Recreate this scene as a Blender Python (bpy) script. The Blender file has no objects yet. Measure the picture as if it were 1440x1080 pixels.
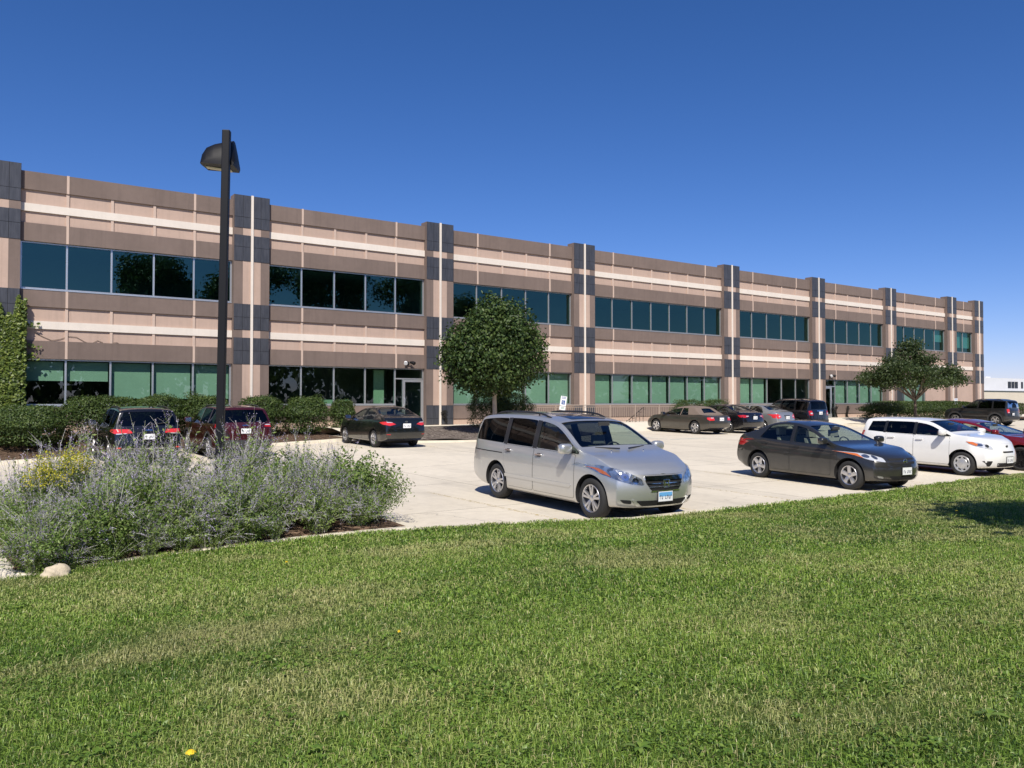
import bpy, bmesh, math, random
import numpy as np
from mathutils import Vector, Matrix
from mathutils.bvhtree import BVHTree
from mathutils.geometry import delaunay_2d_cdt
R = math.radians
S = bpy.context.scene
COL = S.collection
rng = np.random.default_rng(7)
random.seed(7)

# ---------------------------------------------------------------- object helpers
def tag(o, label=None, cat=None, group=None, kind=None):
    if label: o['label'] = label
    if cat: o['category'] = cat
    if group: o['group'] = group
    if kind: o['kind'] = kind
    return o

def empty(name, loc=(0, 0, 0), rz=0.0, label=None, cat=None, group=None):
    o = bpy.data.objects.new(name, None)
    COL.objects.link(o)
    o.location = loc
    o.rotation_euler = (0, 0, rz)
    o.empty_display_size = .3
    return tag(o, label, cat, group)

def link_mesh(name, me, parent=None, loc=None):
    o = bpy.data.objects.new(name, me)
    COL.objects.link(o)
    if parent is not None: o.parent = parent
    if loc is not None: o.location = loc
    return o

class MB:
    """collects simple solids and links them as one mesh"""
    def __init__(s):
        s.v = []; s.f = []; s.m = []
    def add(s, verts, faces, m=0):
        n = len(s.v)
        s.v += [tuple(v) for v in verts]
        s.f += [tuple(i + n for i in f) for f in faces]
        s.m += [m] * len(faces)
    def box(s, x0, x1, y0, y1, z0, z1, m=0):
        s.add([(x0, y0, z0), (x1, y0, z0), (x1, y1, z0), (x0, y1, z0), (x0, y0, z1), (x1, y0, z1), (x1, y1, z1), (x0, y1, z1)],
              [(0, 3, 2, 1), (4, 5, 6, 7), (0, 1, 5, 4), (1, 2, 6, 5), (2, 3, 7, 6), (3, 0, 4, 7)], m)
    def tube(s, pts, r, n=8, m=0, cap=True):
        pts = [Vector(p) for p in pts]
        rr = r if isinstance(r, (list, tuple)) else [r] * len(pts)
        up = None; rings = []
        for i, p in enumerate(pts):
            t = (pts[min(i + 1, len(pts) - 1)] - pts[max(i - 1, 0)]).normalized()
            if up is None:
                up = Vector((0, 0, 1)) if abs(t.z) < .9 else Vector((1, 0, 0))
            a = t.cross(up).normalized(); b = a.cross(t).normalized(); up = b
            rings.append([p + (a * math.cos(2 * math.pi * k / n) + b * math.sin(2 * math.pi * k / n)) * rr[i] for k in range(n)])
        vs = [v for q in rings for v in q]; fs = []
        for i in range(len(rings) - 1):
            for k in range(n):
                fs.append((i * n + k, i * n + (k + 1) % n, (i + 1) * n + (k + 1) % n, (i + 1) * n + k))
        if cap:
            fs.append(tuple(range(n))[::-1]); fs.append(tuple((len(rings) - 1) * n + k for k in range(n)))
        s.add(vs, fs, m)
    def lathe_y(s, prof, n=32, m=0, closed=False):
        """profile of (r, y) turned round the y axis"""
        vs = []; fs = []; k = len(prof)
        for i in range(n):
            a = 2 * math.pi * i / n
            for (r, y) in prof: vs.append((r * math.cos(a), y, r * math.sin(a)))
        for i in range(n):
            j = (i + 1) % n
            for q in range(k if closed else k - 1):
                q2 = (q + 1) % k
                fs.append((i * k + q, i * k + q2, j * k + q2, j * k + q))
        s.add(vs, fs, m)
    def prism(s, poly, ax, a0, a1, m=0):
        """poly in the two other axes extruded along ax ('x','y','z')"""
        def P(p, a):
            return {'x': (a, p[0], p[1]), 'y': (p[0], a, p[1]), 'z': (p[0], p[1], a)}[ax]
        n = len(poly)
        vs = [P(p, a0) for p in poly] + [P(p, a1) for p in poly]
        fs = [tuple(range(n))[::-1], tuple(range(n, 2 * n))] + [(i, (i + 1) % n, (i + 1) % n + n, i + n) for i in range(n)]
        s.add(vs, fs, m)
    def build(s, name, mats, parent=None, loc=None, smooth=False, fix=True, ang=40):
        me = bpy.data.meshes.new(name)
        me.from_pydata(s.v, [], s.f)
        for mm in (mats if isinstance(mats, (list, tuple)) else [mats]): me.materials.append(mm)
        me.polygons.foreach_set('material_index', s.m)
        if fix:
            bm = bmesh.new(); bm.from_mesh(me); bmesh.ops.recalc_face_normals(bm, faces=bm.faces); bm.to_mesh(me); bm.free()
        if smooth: smooth_mesh(me, ang)
        return link_mesh(name, me, parent, loc)

def smooth_mesh(me, ang=40):
    me.polygons.foreach_set('use_smooth', [True] * len(me.polygons))
    me.set_sharp_from_angle(angle=R(ang))

def np_mesh(name, verts, faces_flat, sizes, mats, rnd=None, smooth=False):
    """big mesh straight from numpy arrays"""
    me = bpy.data.meshes.new(name)
    me.vertices.add(len(verts)); me.vertices.foreach_set('co', np.asarray(verts, np.float32).ravel())
    me.loops.add(len(faces_flat)); me.loops.foreach_set('vertex_index', np.asarray(faces_flat, np.int32))
    me.polygons.add(len(sizes))
    st = np.concatenate([[0], np.cumsum(sizes)[:-1]]).astype(np.int32)
    me.polygons.foreach_set('loop_start', st)
    for mm in (mats if isinstance(mats, (list, tuple)) else [mats]): me.materials.append(mm)
    if rnd is not None:
        at = me.attributes.new('rnd', 'FLOAT', 'POINT'); at.data.foreach_set('value', np.asarray(rnd, np.float32))
    me.update(calc_edges=True)
    if smooth: me.polygons.foreach_set('use_smooth', [True] * len(sizes))
    return me

# ---------------------------------------------------------------- materials
MATS = {}
class NT:
    def __init__(s, name):
        s.m = bpy.data.materials.new(name); s.m.use_nodes = True
        s.t = s.m.node_tree; s.t.nodes.clear()
        s.out = s.n('ShaderNodeOutputMaterial')
    def n(s, typ, **kw):
        o = s.t.nodes.new(typ)
        for k, v in kw.items():
            if k == 'inp':
                for a, b in v.items():
                    if isinstance(b, bpy.types.NodeSocket): s.t.links.new(b, o.inputs[a])
                    else: o.inputs[a].default_value = b
            else: setattr(o, k, v)
        return o
    def l(s, a, b): s.t.links.new(a, b)
    def pos(s, scale=(1, 1, 1), rot=(0, 0, 0)):
        g = s.n('ShaderNodeNewGeometry')
        mp = s.n('ShaderNodeMapping', inp={'Vector': g.outputs['Position'], 'Scale': scale, 'Rotation': rot})
        return mp.outputs[0]
    def noise(s, vec, scale, detail=4, rough=.55):
        return s.n('ShaderNodeTexNoise', inp={'Vector': vec, 'Scale': scale, 'Detail': detail, 'Roughness': rough}).outputs[0]
    def ramp(s, fac, stops):
        r = s.n('ShaderNodeValToRGB'); cr = r.color_ramp
        while len(cr.elements) < len(stops): cr.elements.new(.5)
        for e, (p, c) in zip(cr.elements, stops):
            e.position = p; e.color = (*c, 1) if len(c) == 3 else c
        s.l(fac, r.inputs[0]); return r.outputs[0]
    def mix(s, fac, a, b, mode='MIX'):
        o = s.n('ShaderNodeMix', data_type='RGBA', blend_type=mode)
        for i, v in ((0, fac), (6, a), (7, b)):
            if isinstance(v, bpy.types.NodeSocket): s.l(v, o.inputs[i])
            else: o.inputs[i].default_value = v if not isinstance(v, tuple) or len(v) == 4 else (*v, 1)
        return o.outputs[2]
    def math(s, op, a, b=0.0, c=0.0):
        o = s.n('ShaderNodeMath', operation=op)
        for i, v in enumerate((a, b, c)):
            if isinstance(v, bpy.types.NodeSocket): s.l(v, o.inputs[i])
            else: o.inputs[i].default_value = v
        return o.outputs[0]
    def bump(s, h, strength=.3, dist=.02):
        return s.n('ShaderNodeBump', inp={'Height': h, 'Strength': strength, 'Distance': dist}).outputs[0]
    def princ(s, **kw):
        p = s.n('ShaderNodeBsdfPrincipled')
        for k, v in kw.items():
            k = k.replace('_', ' ')
            if isinstance(v, bpy.types.NodeSocket): s.l(v, p.inputs[k])
            else: p.inputs[k].default_value = (*v, 1) if isinstance(v, tuple) and len(v) == 3 else v
        return p.outputs[0]
    def done(s, sh):
        s.l(sh, s.out.inputs[0]); return s.m

def surf(name, c, var=.12, scale=3.0, rough=.8, metal=0.0, bump=.15, bscale=60.0, bdist=.004, coat=0.0, spec=.5, streak=0.0, objvar=0.0):
    """an everyday surface: base colour with blotchy variation and a fine bump"""
    if name in MATS: return MATS[name]
    t = NT(name); p = t.pos()
    n1 = t.noise(p, scale, 5); n2 = t.noise(p, scale * 9, 3)
    k = t.math('ADD', t.math('MULTIPLY', n1, .7), t.math('MULTIPLY', n2, .3))
    lo = tuple(x * (1 - var) for x in c); hi = tuple(min(1, x * (1 + var)) for x in c)
    col = t.ramp(k, [(.3, lo), (.7, hi)])
    if streak:
        sv = t.pos((2.5, 2.5, .12)); sn = t.noise(sv, 3, 4)
        col = t.mix(t.math('MULTIPLY', t.ramp(sn, [(.5, (0, 0, 0)), (.75, (1, 1, 1))]), streak), col, tuple(x * .6 for x in c))
    if objvar:
        r_ = t.n('ShaderNodeObjectInfo').outputs['Random']
        col = t.mix(r_, col, t.mix(1.0, col, (1 - objvar, 1 - objvar * 1.05, 1 - objvar * 1.1), 'MULTIPLY'))
    kw = dict(Base_Color=col, Roughness=rough, Metallic=metal, Coat_Weight=coat, Specular_IOR_Level=spec)
    if bump: kw['Normal'] = t.bump(t.noise(p, bscale, 3), bump, bdist)
    MATS[name] = t.done(t.princ(**kw)); return MATS[name]

def plain(name, c, rough=.5, metal=0.0, coat=0.0, spec=.5, **kw):
    if name in MATS: return MATS[name]
    t = NT(name)
    n = t.noise(t.pos(), 40, 2)
    col = t.mix(n, tuple(x * .92 for x in c), tuple(min(1, x * 1.08) for x in c))
    MATS[name] = t.done(t.princ(Base_Color=col, Roughness=rough, Metallic=metal, Coat_Weight=coat, Coat_Roughness=.04, Specular_IOR_Level=spec, **kw))
    return MATS[name]

def glass(name, tint, ior=1.5, rough=0.0, refl=(1, 1, 1)):
    """thin tinted pane: tinted see-through plus Fresnel mirror"""
    if name in MATS: return MATS[name]
    t = NT(name)
    tr = t.n('ShaderNodeBsdfTransparent', inp={'Color': (*tint, 1)})
    wav = t.bump(t.noise(t.pos(), .9, 2), .02, .05)
    gl = t.n('ShaderNodeBsdfGlossy', inp={'Color': (*refl, 1), 'Roughness': rough, 'Normal': wav})
    lw = t.n('ShaderNodeLayerWeight', inp={'Blend': .5})
    k = t.math('ADD', t.math('MULTIPLY', t.math('POWER', lw.outputs['Facing'], 5.0), 1 - ior), ior)
    mx = t.n('ShaderNodeMixShader', inp={0: k, 1: tr.outputs[0], 2: gl.outputs[0]})
    MATS[name] = t.done(mx.outputs[0]); return MATS[name]

def leafmat(name, stops, transl=.3, rough=.5, nscale=.8, spec=.35):
    """leaves: colour from a per-leaf random value plus clump noise"""
    if name in MATS: return MATS[name]
    t = NT(name)
    at = t.n('ShaderNodeAttribute', attribute_name='rnd')
    n = t.noise(t.pos(), nscale, 3)
    k = t.math('ADD', t.math('MULTIPLY', at.outputs['Fac'], .6), t.math('MULTIPLY', n, .4))
    col = t.ramp(k, stops)
    p = t.princ(Base_Color=col, Roughness=rough, Specular_IOR_Level=spec)
    tl = t.n('ShaderNodeBsdfTranslucent', inp={'Color': t.mix(.5, col, (.35, .5, .05), 'MULTIPLY')})
    t.l(t.mix(.35, col, (.30, .42, .06)), tl.inputs['Color'])
    mx = t.n('ShaderNodeMixShader', inp={0: transl, 1: p, 2: tl.outputs[0]})
    MATS[name] = t.done(mx.outputs[0]); return MATS[name]

# ---------------------------------------------------------------- camera, sun, sky
FOC = 1145.0
CAM = (-18.9947, -34.6870, 1.1020)
YAW, PITCH = .608884492, .0219154812
cd = bpy.data.cameras.new('camera'); cam = bpy.data.objects.new('camera', cd); COL.objects.link(cam)
cd.sensor_width = 36.0; cd.lens = FOC / 1440 * 36; cd.clip_start = .1; cd.clip_end = 3000
fw = Vector((math.sin(YAW) * math.cos(PITCH), math.cos(YAW) * math.cos(PITCH), math.sin(PITCH)))
cam.location = CAM
cam.rotation_euler = fw.to_track_quat('-Z', 'Y').to_euler()
S.camera = cam
S.render.resolution_x, S.render.resolution_y = 1024, 768

SUN_AZ, SUN_EL = R(34), R(48)          # azimuth west of the facade normal, seen from the lot
to_sun = Vector((-math.sin(SUN_AZ) * math.cos(SUN_EL), -math.cos(SUN_AZ) * math.cos(SUN_EL), math.sin(SUN_EL)))
sl = bpy.data.lights.new('sun', 'SUN'); sl.energy = 4.6; sl.angle = R(.53); sl.color = (1, .94, .84)
so = bpy.data.objects.new('sun', sl); COL.objects.link(so)
so.rotation_euler = (-to_sun).to_track_quat('-Z', 'Y').to_euler(); so.location = (-30, -60, 50)
W = bpy.data.worlds.new('World'); S.world = W; W.use_nodes = True
wn = W.node_tree.nodes; wn.clear()
sky = wn.new('ShaderNodeTexSky'); sky.sky_type = 'NISHITA'; sky.sun_disc = False
sky.sun_elevation = SUN_EL
sky.sun_rotation = math.atan2(to_sun.x, to_sun.y)
sky.altitude = 0; sky.air_density = .76; sky.dust_density = .25; sky.ozone_density = 5.1
bg = wn.new('ShaderNodeBackground'); bg.inputs[1].default_value = .115
tn = wn.new('ShaderNodeMix'); tn.data_type = 'RGBA'; tn.blend_type = 'MULTIPLY'; tn.inputs[0].default_value = 1; tn.inputs[7].default_value = (.97, .775, .90, 1)
hs = wn.new('ShaderNodeHueSaturation'); hs.inputs['Saturation'].default_value = 1.22
wo = wn.new('ShaderNodeOutputWorld')
W.node_tree.links.new(sky.outputs[0], hs.inputs['Color']); W.node_tree.links.new(hs.outputs[0], tn.inputs[6]); W.node_tree.links.new(tn.outputs[2], bg.inputs[0]); W.node_tree.links.new(bg.outputs[0], wo.inputs[0])
S.view_settings.view_transform = 'Standard'; S.view_settings.look = 'None'
S.view_settings.exposure = 0.25; S.view_settings.gamma = 1.0
S.render.engine = 'CYCLES'
S.cycles.max_bounces = 8; S.cycles.transparent_max_bounces = 16; S.cycles.diffuse_bounces = 3; S.cycles.glossy_bounces = 4
S.cycles.caustics_reflective = False; S.cycles.caustics_refractive = False
S.cycles.use_denoising = True
# ---------------------------------------------------------------- ground heights
def sstep(a, b, x):
    t = np.clip((x - a) / (b - a), 0, 1); return t * t * (3 - 2 * t)
def lotz(x, y):
    yy = np.clip(y, -60, -3.5)
    z = -.43 + .0202 * (yy + 4)
    return z - .036 * np.clip(-x - 6, 0, 14) * np.clip((yy + 24) / 17, 0, 1)
LAWN_Y = -25.15
def ledge(x):
    return LAWN_Y + .95 * np.clip(1 - ((x + 14.6) / 4.6) ** 2, 0, 1)
def lawnz(x, y):
    """mown verge: a low hump between the kerb and the camera"""
    t = np.clip((ledge(x) - y) / 9.5, 0, 3)
    base = lotz(x, LAWN_Y + 0 * y) + .13
    z = base + .30 * sstep(0, 1, t) - .10 * np.clip(t - 1, 0, 2)
    return z + .02 * np.sin(x * .9 + 1) * np.cos(y * .7) + .03 * np.sin(x * .31 + y * .23)

def grid_sheet(name, xs, ys, zf, mat, kind='structure', skirt=0.0):
    xs = np.asarray(xs); ys = np.asarray(ys); X, Y = np.meshgrid(xs, ys)
    Z = zf(X, Y); nx, ny = len(xs), len(ys)
    V = np.stack([X, Y, Z], -1).reshape(-1, 3)
    i = np.arange(nx - 1)[None, :] + nx * np.arange(ny - 1)[:, None]
    F = np.stack([i, i + 1, i + 1 + nx, i + nx], -1).reshape(-1)
    me = np_mesh(name, V, F, np.full((nx - 1) * (ny - 1), 4), mat, smooth=True)
    return tag(link_mesh(name, me), kind=kind)

# concrete of the lot, with joints, cracks and stains
def concrete_mat():
    t = NT('lot_concrete'); p = t.pos()
    n1 = t.noise(p, .35, 5); n2 = t.noise(p, 5, 4); n3 = t.noise(p, 45, 3)
    k = t.math('ADD', t.math('ADD', t.math('MULTIPLY', n1, .45), t.math('MULTIPLY', n2, .3)), t.math('MULTIPLY', n3, .25))
    col = t.ramp(k, [(.32, (.56, .50, .405)), (.5, (.66, .595, .485)), (.68, (.74, .67, .55))])
    br = t.n('ShaderNodeTexBrick', offset=0.0, inp={'Vector': t.pos((1, 1, 1)), 'Color1': (1, 1, 1, 1), 'Color2': (.95, .95, .95, 1), 'Mortar': (.30, .28, .25, 1),
             'Scale': 1.0, 'Mortar Size': .012, 'Mortar Smooth': .3, 'Brick Width': 4.6, 'Row Height': 3.7})
    col = t.mix(1.0, col, br.outputs[0], 'MULTIPLY')
    # wandering cracks
    dv = t.n('ShaderNodeVectorMath', operation='ADD', inp={0: p})
    nn = t.n('ShaderNodeTexNoise', inp={'Vector': p, 'Scale': .8, 'Detail': 5})
    sc = t.n('ShaderNodeVectorMath', operation='SCALE', inp={0: nn.outputs['Color'], 'Scale': 1.6}); t.l(sc.outputs[0], dv.inputs[1])
    vo = t.n('ShaderNodeTexVoronoi', feature='DISTANCE_TO_EDGE', inp={'Vector': dv.outputs[0], 'Scale': .17})
    crack = t.ramp(vo.outputs['Distance'], [(0, (1, 1, 1)), (.0035, (0, 0, 0))])
    msk = t.ramp(t.noise(p, .22, 2), [(.5, (0, 0, 0)), (.58, (1, 1, 1))])
    col = t.mix(t.math('MULTIPLY', t.math('MULTIPLY', crack, msk), .55), col, (.22, .2, .17))
    st = t.ramp(t.noise(t.pos((1, .35, 1)), .75, 5, .65), [(.52, (0, 0, 0)), (.72, (1, 1, 1))])
    col = t.mix(t.math('MULTIPLY', st, .42), col, (.36, .33, .28))
    vs = t.n('ShaderNodeTexVoronoi', inp={'Vector': p, 'Scale': .8, 'Randomness': 1.0})
    spot = t.ramp(t.math('ADD', vs.outputs['Distance'], t.math('MULTIPLY', t.noise(p, 7, 4), .22)), [(.13, (1, 1, 1)), (.24, (0, 0, 0))])
    col = t.mix(t.math('MULTIPLY', t.math('MULTIPLY', spot, t.ramp(t.n('ShaderNodeSeparateColor', inp={0: vs.outputs['Color']}).outputs[0], [(.45, (0, 0, 0)), (.6, (1, 1, 1))])), .5), col, (.27, .24, .20))
    return t.done(t.princ(Base_Color=col, Roughness=.9, Specular_IOR_Level=.25, Normal=t.bump(t.math('ADD', n3, t.math('MULTIPLY', n2, .5)), .25, .006)))
M_LOT = concrete_mat()
M_KERB = surf('kerb_concrete', (.64, .58, .46), .15, 2, .9, bump=.3)
M_WALK = surf('walk_concrete', (.68, .62, .51), .1, 1.5, .9, bump=.2)
def mulch_mat(name, cols):
    t = NT(name); p = t.pos()
    v = t.n('ShaderNodeTexVoronoi', inp={'Vector': t.pos((1, 1.6, 1), (0, 0, .5)), 'Scale': 17, 'Randomness': 1.0})
    k = t.math('ADD', t.math('MULTIPLY', t.n('ShaderNodeSeparateColor', inp={0: v.outputs['Color']}).outputs[0], .65), t.math('MULTIPLY', t.noise(p, 2, 3), .35))
    col = t.ramp(k, cols)
    return t.done(t.princ(Base_Color=col, Roughness=.95, Specular_IOR_Level=.2, Normal=t.bump(t.math('ADD', v.outputs['Distance'], t.noise(p, 40, 3)), .9, .04)))
M_MULCH = mulch_mat('grey_mulch', [(.2, (.05, .04, .035)), (.5, (.16, .13, .11)), (.8, (.36, .31, .27))])
M_BARK = mulch_mat('brown_bark_mulch', [(.2, (.035, .022, .014)), (.5, (.11, .07, .045)), (.8, (.24, .16, .11))])
def dirt_mat():
    t = NT('lawn_soil'); p = t.pos()
    col = t.ramp(t.noise(p, 9, 5), [(.3, (.045, .075, .016)), (.55, (.075, .12, .025)), (.75, (.13, .15, .05))])
    return t.done(t.princ(Base_Color=col, Roughness=.95, Specular_IOR_Level=.1, Normal=t.bump(t.noise(p, 60, 4), .8, .03)))
M_SOIL = dirt_mat()
def far_mat():
    t = NT('far_ground'); p = t.pos()
    col = t.ramp(t.noise(p, .05, 5), [(.3, (.05, .075, .025)), (.6, (.10, .12, .045)), (.8, (.17, .15, .08))])
    return t.done(t.princ(Base_Color=col, Roughness=.95))
grid_sheet('ground', np.linspace(-700, 900, 33), np.linspace(-600, 1000, 33), lambda x, y: -1.75 + 0 * x, far_mat())
grid_sheet('parking_lot', np.concatenate([np.arange(-45, 60, 1.0), np.linspace(60, 150, 16)]), np.concatenate([np.arange(-25.2, -3, .6), np.linspace(-3, 90, 20)]), lotz, M_LOT)
lw_ = grid_sheet('lawn', np.arange(-50, 70, .4), np.concatenate([np.arange(-35, -15, 1.0), np.arange(-15, -.12, .25), [-.10]]), lambda x, y: lawnz(x, ledge(x) + y), M_SOIL)
for v_ in lw_.data.vertices: v_.co.y += float(ledge(np.float64(v_.co.x)))
# kerb between lot and lawn
def strip(name, pts, w, h, mat, zf=lotz, drop=.35):
    """a kerb: follows points (x, y), top h above zf, real step down both sides"""
    mb = MB(); n = len(pts); L = []
    for i, (x, y) in enumerate(pts):
        a = Vector(pts[max(i - 1, 0)]); b = Vector(pts[min(i + 1, n - 1)]); d = (b - a).normalized(); nr = Vector((-d.y, d.x)) * w / 2
        z = float(zf(np.float64(x), np.float64(y)))
        L.append([(x - nr.x, y - nr.y, z - drop), (x - nr.x, y - nr.y, z + h - .02), (x - nr.x * .8, y - nr.y * .8, z + h), (x + nr.x * .8, y + nr.y * .8, z + h), (x + nr.x, y + nr.y, z + h - .02), (x + nr.x, y + nr.y, z - drop)])
    vs = [v for q in L for v in q]; fs = []
    for i in range(n - 1):
        for k in range(5): fs.append((i * 6 + k, i * 6 + k + 1, i * 6 + k + 7, i * 6 + k + 6))
    fs += [tuple(range(6)), tuple((n - 1) * 6 + k for k in range(6))]
    mb.add(vs, fs); return tag(mb.build(name, mat, smooth=True, ang=50), kind='structure')
strip('lawn_kerb', [(x, float(ledge(np.float64(x)))) for x in np.arange(-50, 70, .5)], .16, .12, M_KERB)

# painted stall lines, worn
def paint_mat(name, c, cover):
    t = NT(name); p = t.pos()
    a = t.ramp(t.noise(p, 14, 5, .7), [(cover - .08, (1, 1, 1)), (cover + .08, (0, 0, 0))])
    b = t.princ(Base_Color=c, Roughness=.85)
    tr = t.n('ShaderNodeBsdfTransparent')
    mx = t.n('ShaderNodeMixShader', inp={1: tr.outputs[0], 2: b}); t.l(a, mx.inputs[0])
    return t.done(mx.outputs[0])
M_YEL = paint_mat('worn_yellow_paint', (.56, .42, .15), .42)
M_BLU = paint_mat('worn_blue_paint', (.42, .58, .62), .46)
def flat_strip(name, x0, x1, y0, y1, mat, up=.004):
    return grid_sheet(name, np.linspace(x0, x1, max(2, int(abs(x1 - x0) / .6) + 1)), np.linspace(y0, y1, max(2, int(abs(y1 - y0) / .6) + 1)), lambda x, y: lotz(x, y) + up, mat)
for k in range(-2, 9):
    x = -10.67 + 2.74 * k
    flat_strip('stall_line', x - .05, x + .05, -24.9, -19.6, M_YEL)
for x in (-12.45, -9.6, -6.9, -4.4, 9.55, 12.3, 15.05, 17.8, 21.6):
    flat_strip('stall_line', x - .05, x + .05, -9.2, -5.0, M_YEL)
flat_strip('accessible_bay_marking', 7.0, 9.3, -9.6, -9.35, M_BLU); flat_strip('accessible_bay_marking', 7.0, 7.15, -9.3, -5.2, M_BLU)

# walks and beds in front of the building
def bedz(x, y):
    t = np.clip((y + 7.2) / 5.2, 0, 1); return lotz(x, -7.2 + 0 * y) * (1 - t) + (-.03) * t + .10 * (1 - t) + .03 * np.sin(x * 3) * np.cos(y * 2.3)
BED_L = -4.55
def hedgebedz(x, y):
    t = np.clip((y - BED_L) / 4.2, 0, 1); return (lotz(x, BED_L + 0 * y) + .11) * (1 - t) + (-.10) * t + .02 * np.sin(x * 4 + y * 3)
# mulch island with the round tree: outline bulges toward the lot
def island_front(x): return -7.15 + .9 * np.clip(np.abs((x - .6) / 4.9), 0, 1) ** 3
xs = np.linspace(-4.3, 5.5, 34)
V = []; F = []; ny = 16
for i, x in enumerate(xs):
    y0 = float(island_front(x))
    for j in range(ny):
        y = y0 + (-2.05 - y0) * j / (ny - 1); V.append((x, y, float(bedz(np.float64(x), np.float64(y)))))
for i in range(len(xs) - 1):
    for j in range(ny - 1): F += [i * ny + j, (i + 1) * ny + j, (i + 1) * ny + j + 1, i * ny + j + 1]
tag(link_mesh('mulch_bed', np_mesh('mulch_bed', V, F, np.full((len(xs) - 1) * (ny - 1), 4), M_MULCH, smooth=True)), kind='structure')
strip('island_kerb', [(-4.35, -2.3), (-4.38, -4.5), (-4.3, -6.0), (-3.9, -6.55)] + [(x, float(island_front(x)) - .07) for x in np.linspace(-3.4, 4.6, 18)] + [(5.2, -6.5), (5.55, -5.6), (5.6, -3.5)], .15, .075, M_KERB, lambda x, y: np.maximum(lotz(x, y), np.where(y > -6, bedz(x, y) - .06, lotz(x, y))))
grid_sheet('hedge_bed', np.arange(-45, -5.6, .5), np.linspace(BED_L, .15, 12), hedgebedz, M_BARK)
strip('hedge_kerb', [(x, BED_L) for x in np.arange(-45, -6.2, .8)] + [(-5.95, BED_L + .1), (-5.7, BED_L + .4), (-5.62, -3.4), (-5.6, -2.1)], .15, .11, M_KERB)
# door walk and sidewalk
def walkz(x, y): return np.where(y > -2.05, -.012 + 0 * x, -.012 + (lotz(x, -6.0 + 0 * y) + .02 + .012) * np.clip((-2.05 - y) / 3.2, 0, 1))
grid_sheet('entrance_walk', np.linspace(-5.52, -4.45, 4), np.linspace(-6.2, .3, 26), walkz, M_WALK)
grid_sheet('sidewalk', np.linspace(-4.45, 60, 90), np.linspace(-2.0, .3, 5), lambda x, y: -.016 + 0 * x, M_WALK)
grid_sheet('ramp_apron', np.linspace(5.7, 60, 60), np.linspace(-3.9, -2.0, 8), lambda x, y: -.017 + (lotz(x, -4 + 0 * y) + .015) * np.clip((-2.0 - y) / 1.9, 0, 1), M_WALK)
def rightbedz(x, y): return lotz(x, y) + .12 + .03 * np.sin(x * 2) * np.cos(y * 3)
grid_sheet('locust_bed', np.linspace(28.5, 38.2, 20), np.linspace(-7.3, -4.0, 8), rightbedz, M_MULCH)
strip('locust_kerb', [(28.4, -4.0), (28.4, -7.1), (28.7, -7.4), (38, -7.4), (38.3, -7.1), (38.3, -4)], .15, .14, M_KERB)
grid_sheet('right_hedge_bed', np.linspace(33.2, 60, 40), np.linspace(-4.0, -.4, 8), lambda x, y: -.25 + .22 * np.clip((y + 4) / 3, 0, 1), M_BARK)

# ---------------------------------------------------------------- the office building
WP, MOD, WIN = 1.5, 9.144, 1.5288
PX = [-3 * MOD, -2 * MOD, -MOD, 0, MOD]
PX.append(PX[-1] + WP + 7 * WIN)
for k in range(3): PX.append(PX[-1] + MOD)
PX.append(PX[-1] + WP + 2 * WIN)
X_END = PX[-1] + WP
T_PIL, T_PAR = 9.81, 9.60
M_PINK = surf('pink_precast', (.50, .366, .294), .08, 1.0, .88, bump=.25, bscale=90, streak=.24, objvar=.07)
M_PINKL = surf('pale_pink_precast', (.56, .425, .345), .05, 1.5, .88, bump=.2)
M_BROWN = surf('brown_precast', (.195, .146, .124), .13, .8, .9, bump=.3, bscale=90, streak=.34, objvar=.10)
M_CREAM = surf('cream_precast', (.76, .685, .60), .06, 1.2, .85, bump=.15, streak=.12, objvar=.05)
M_TILE = None
def tile_mat():
    t = NT('charcoal_tile'); p = t.pos()
    col = t.ramp(t.noise(t.pos((8, 8, 1)), 2, 5), [(.3, (.040, .043, .053)), (.7, (.068, .071, .084))])
    return t.done(t.princ(Base_Color=col, Roughness=.42, Specular_IOR_Level=.5, Normal=t.bump(t.noise(p, 70, 3), .15, .004)))
M_TILE = tile_mat()
M_ALU = plain('anodised_aluminium', (.62, .64, .66), .38, .75)
M_ALUD = plain('grey_window_frame', (.36, .37, .38), .45, .5)
M_GAP = plain('dark_joint', (.015, .014, .015), .9)
M_GLASS = glass('green_office_glass', (.46, .64, .54), .10, 0.0, (.8, .93, 1))
M_GLASSU = glass('upper_office_glass', (.24, .46, .44), .12, 0.0, (.50, .95, .80))
M_BLIND = surf('roller_blind', (.74, .75, .70), .07, 1.3, .8, bump=0)
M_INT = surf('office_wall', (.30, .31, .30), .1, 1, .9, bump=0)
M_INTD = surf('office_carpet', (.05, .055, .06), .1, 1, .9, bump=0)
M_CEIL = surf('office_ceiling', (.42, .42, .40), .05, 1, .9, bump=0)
M_ROOF = surf('gravel_roof', (.3, .29, .27), .2, 3, .9)

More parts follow.
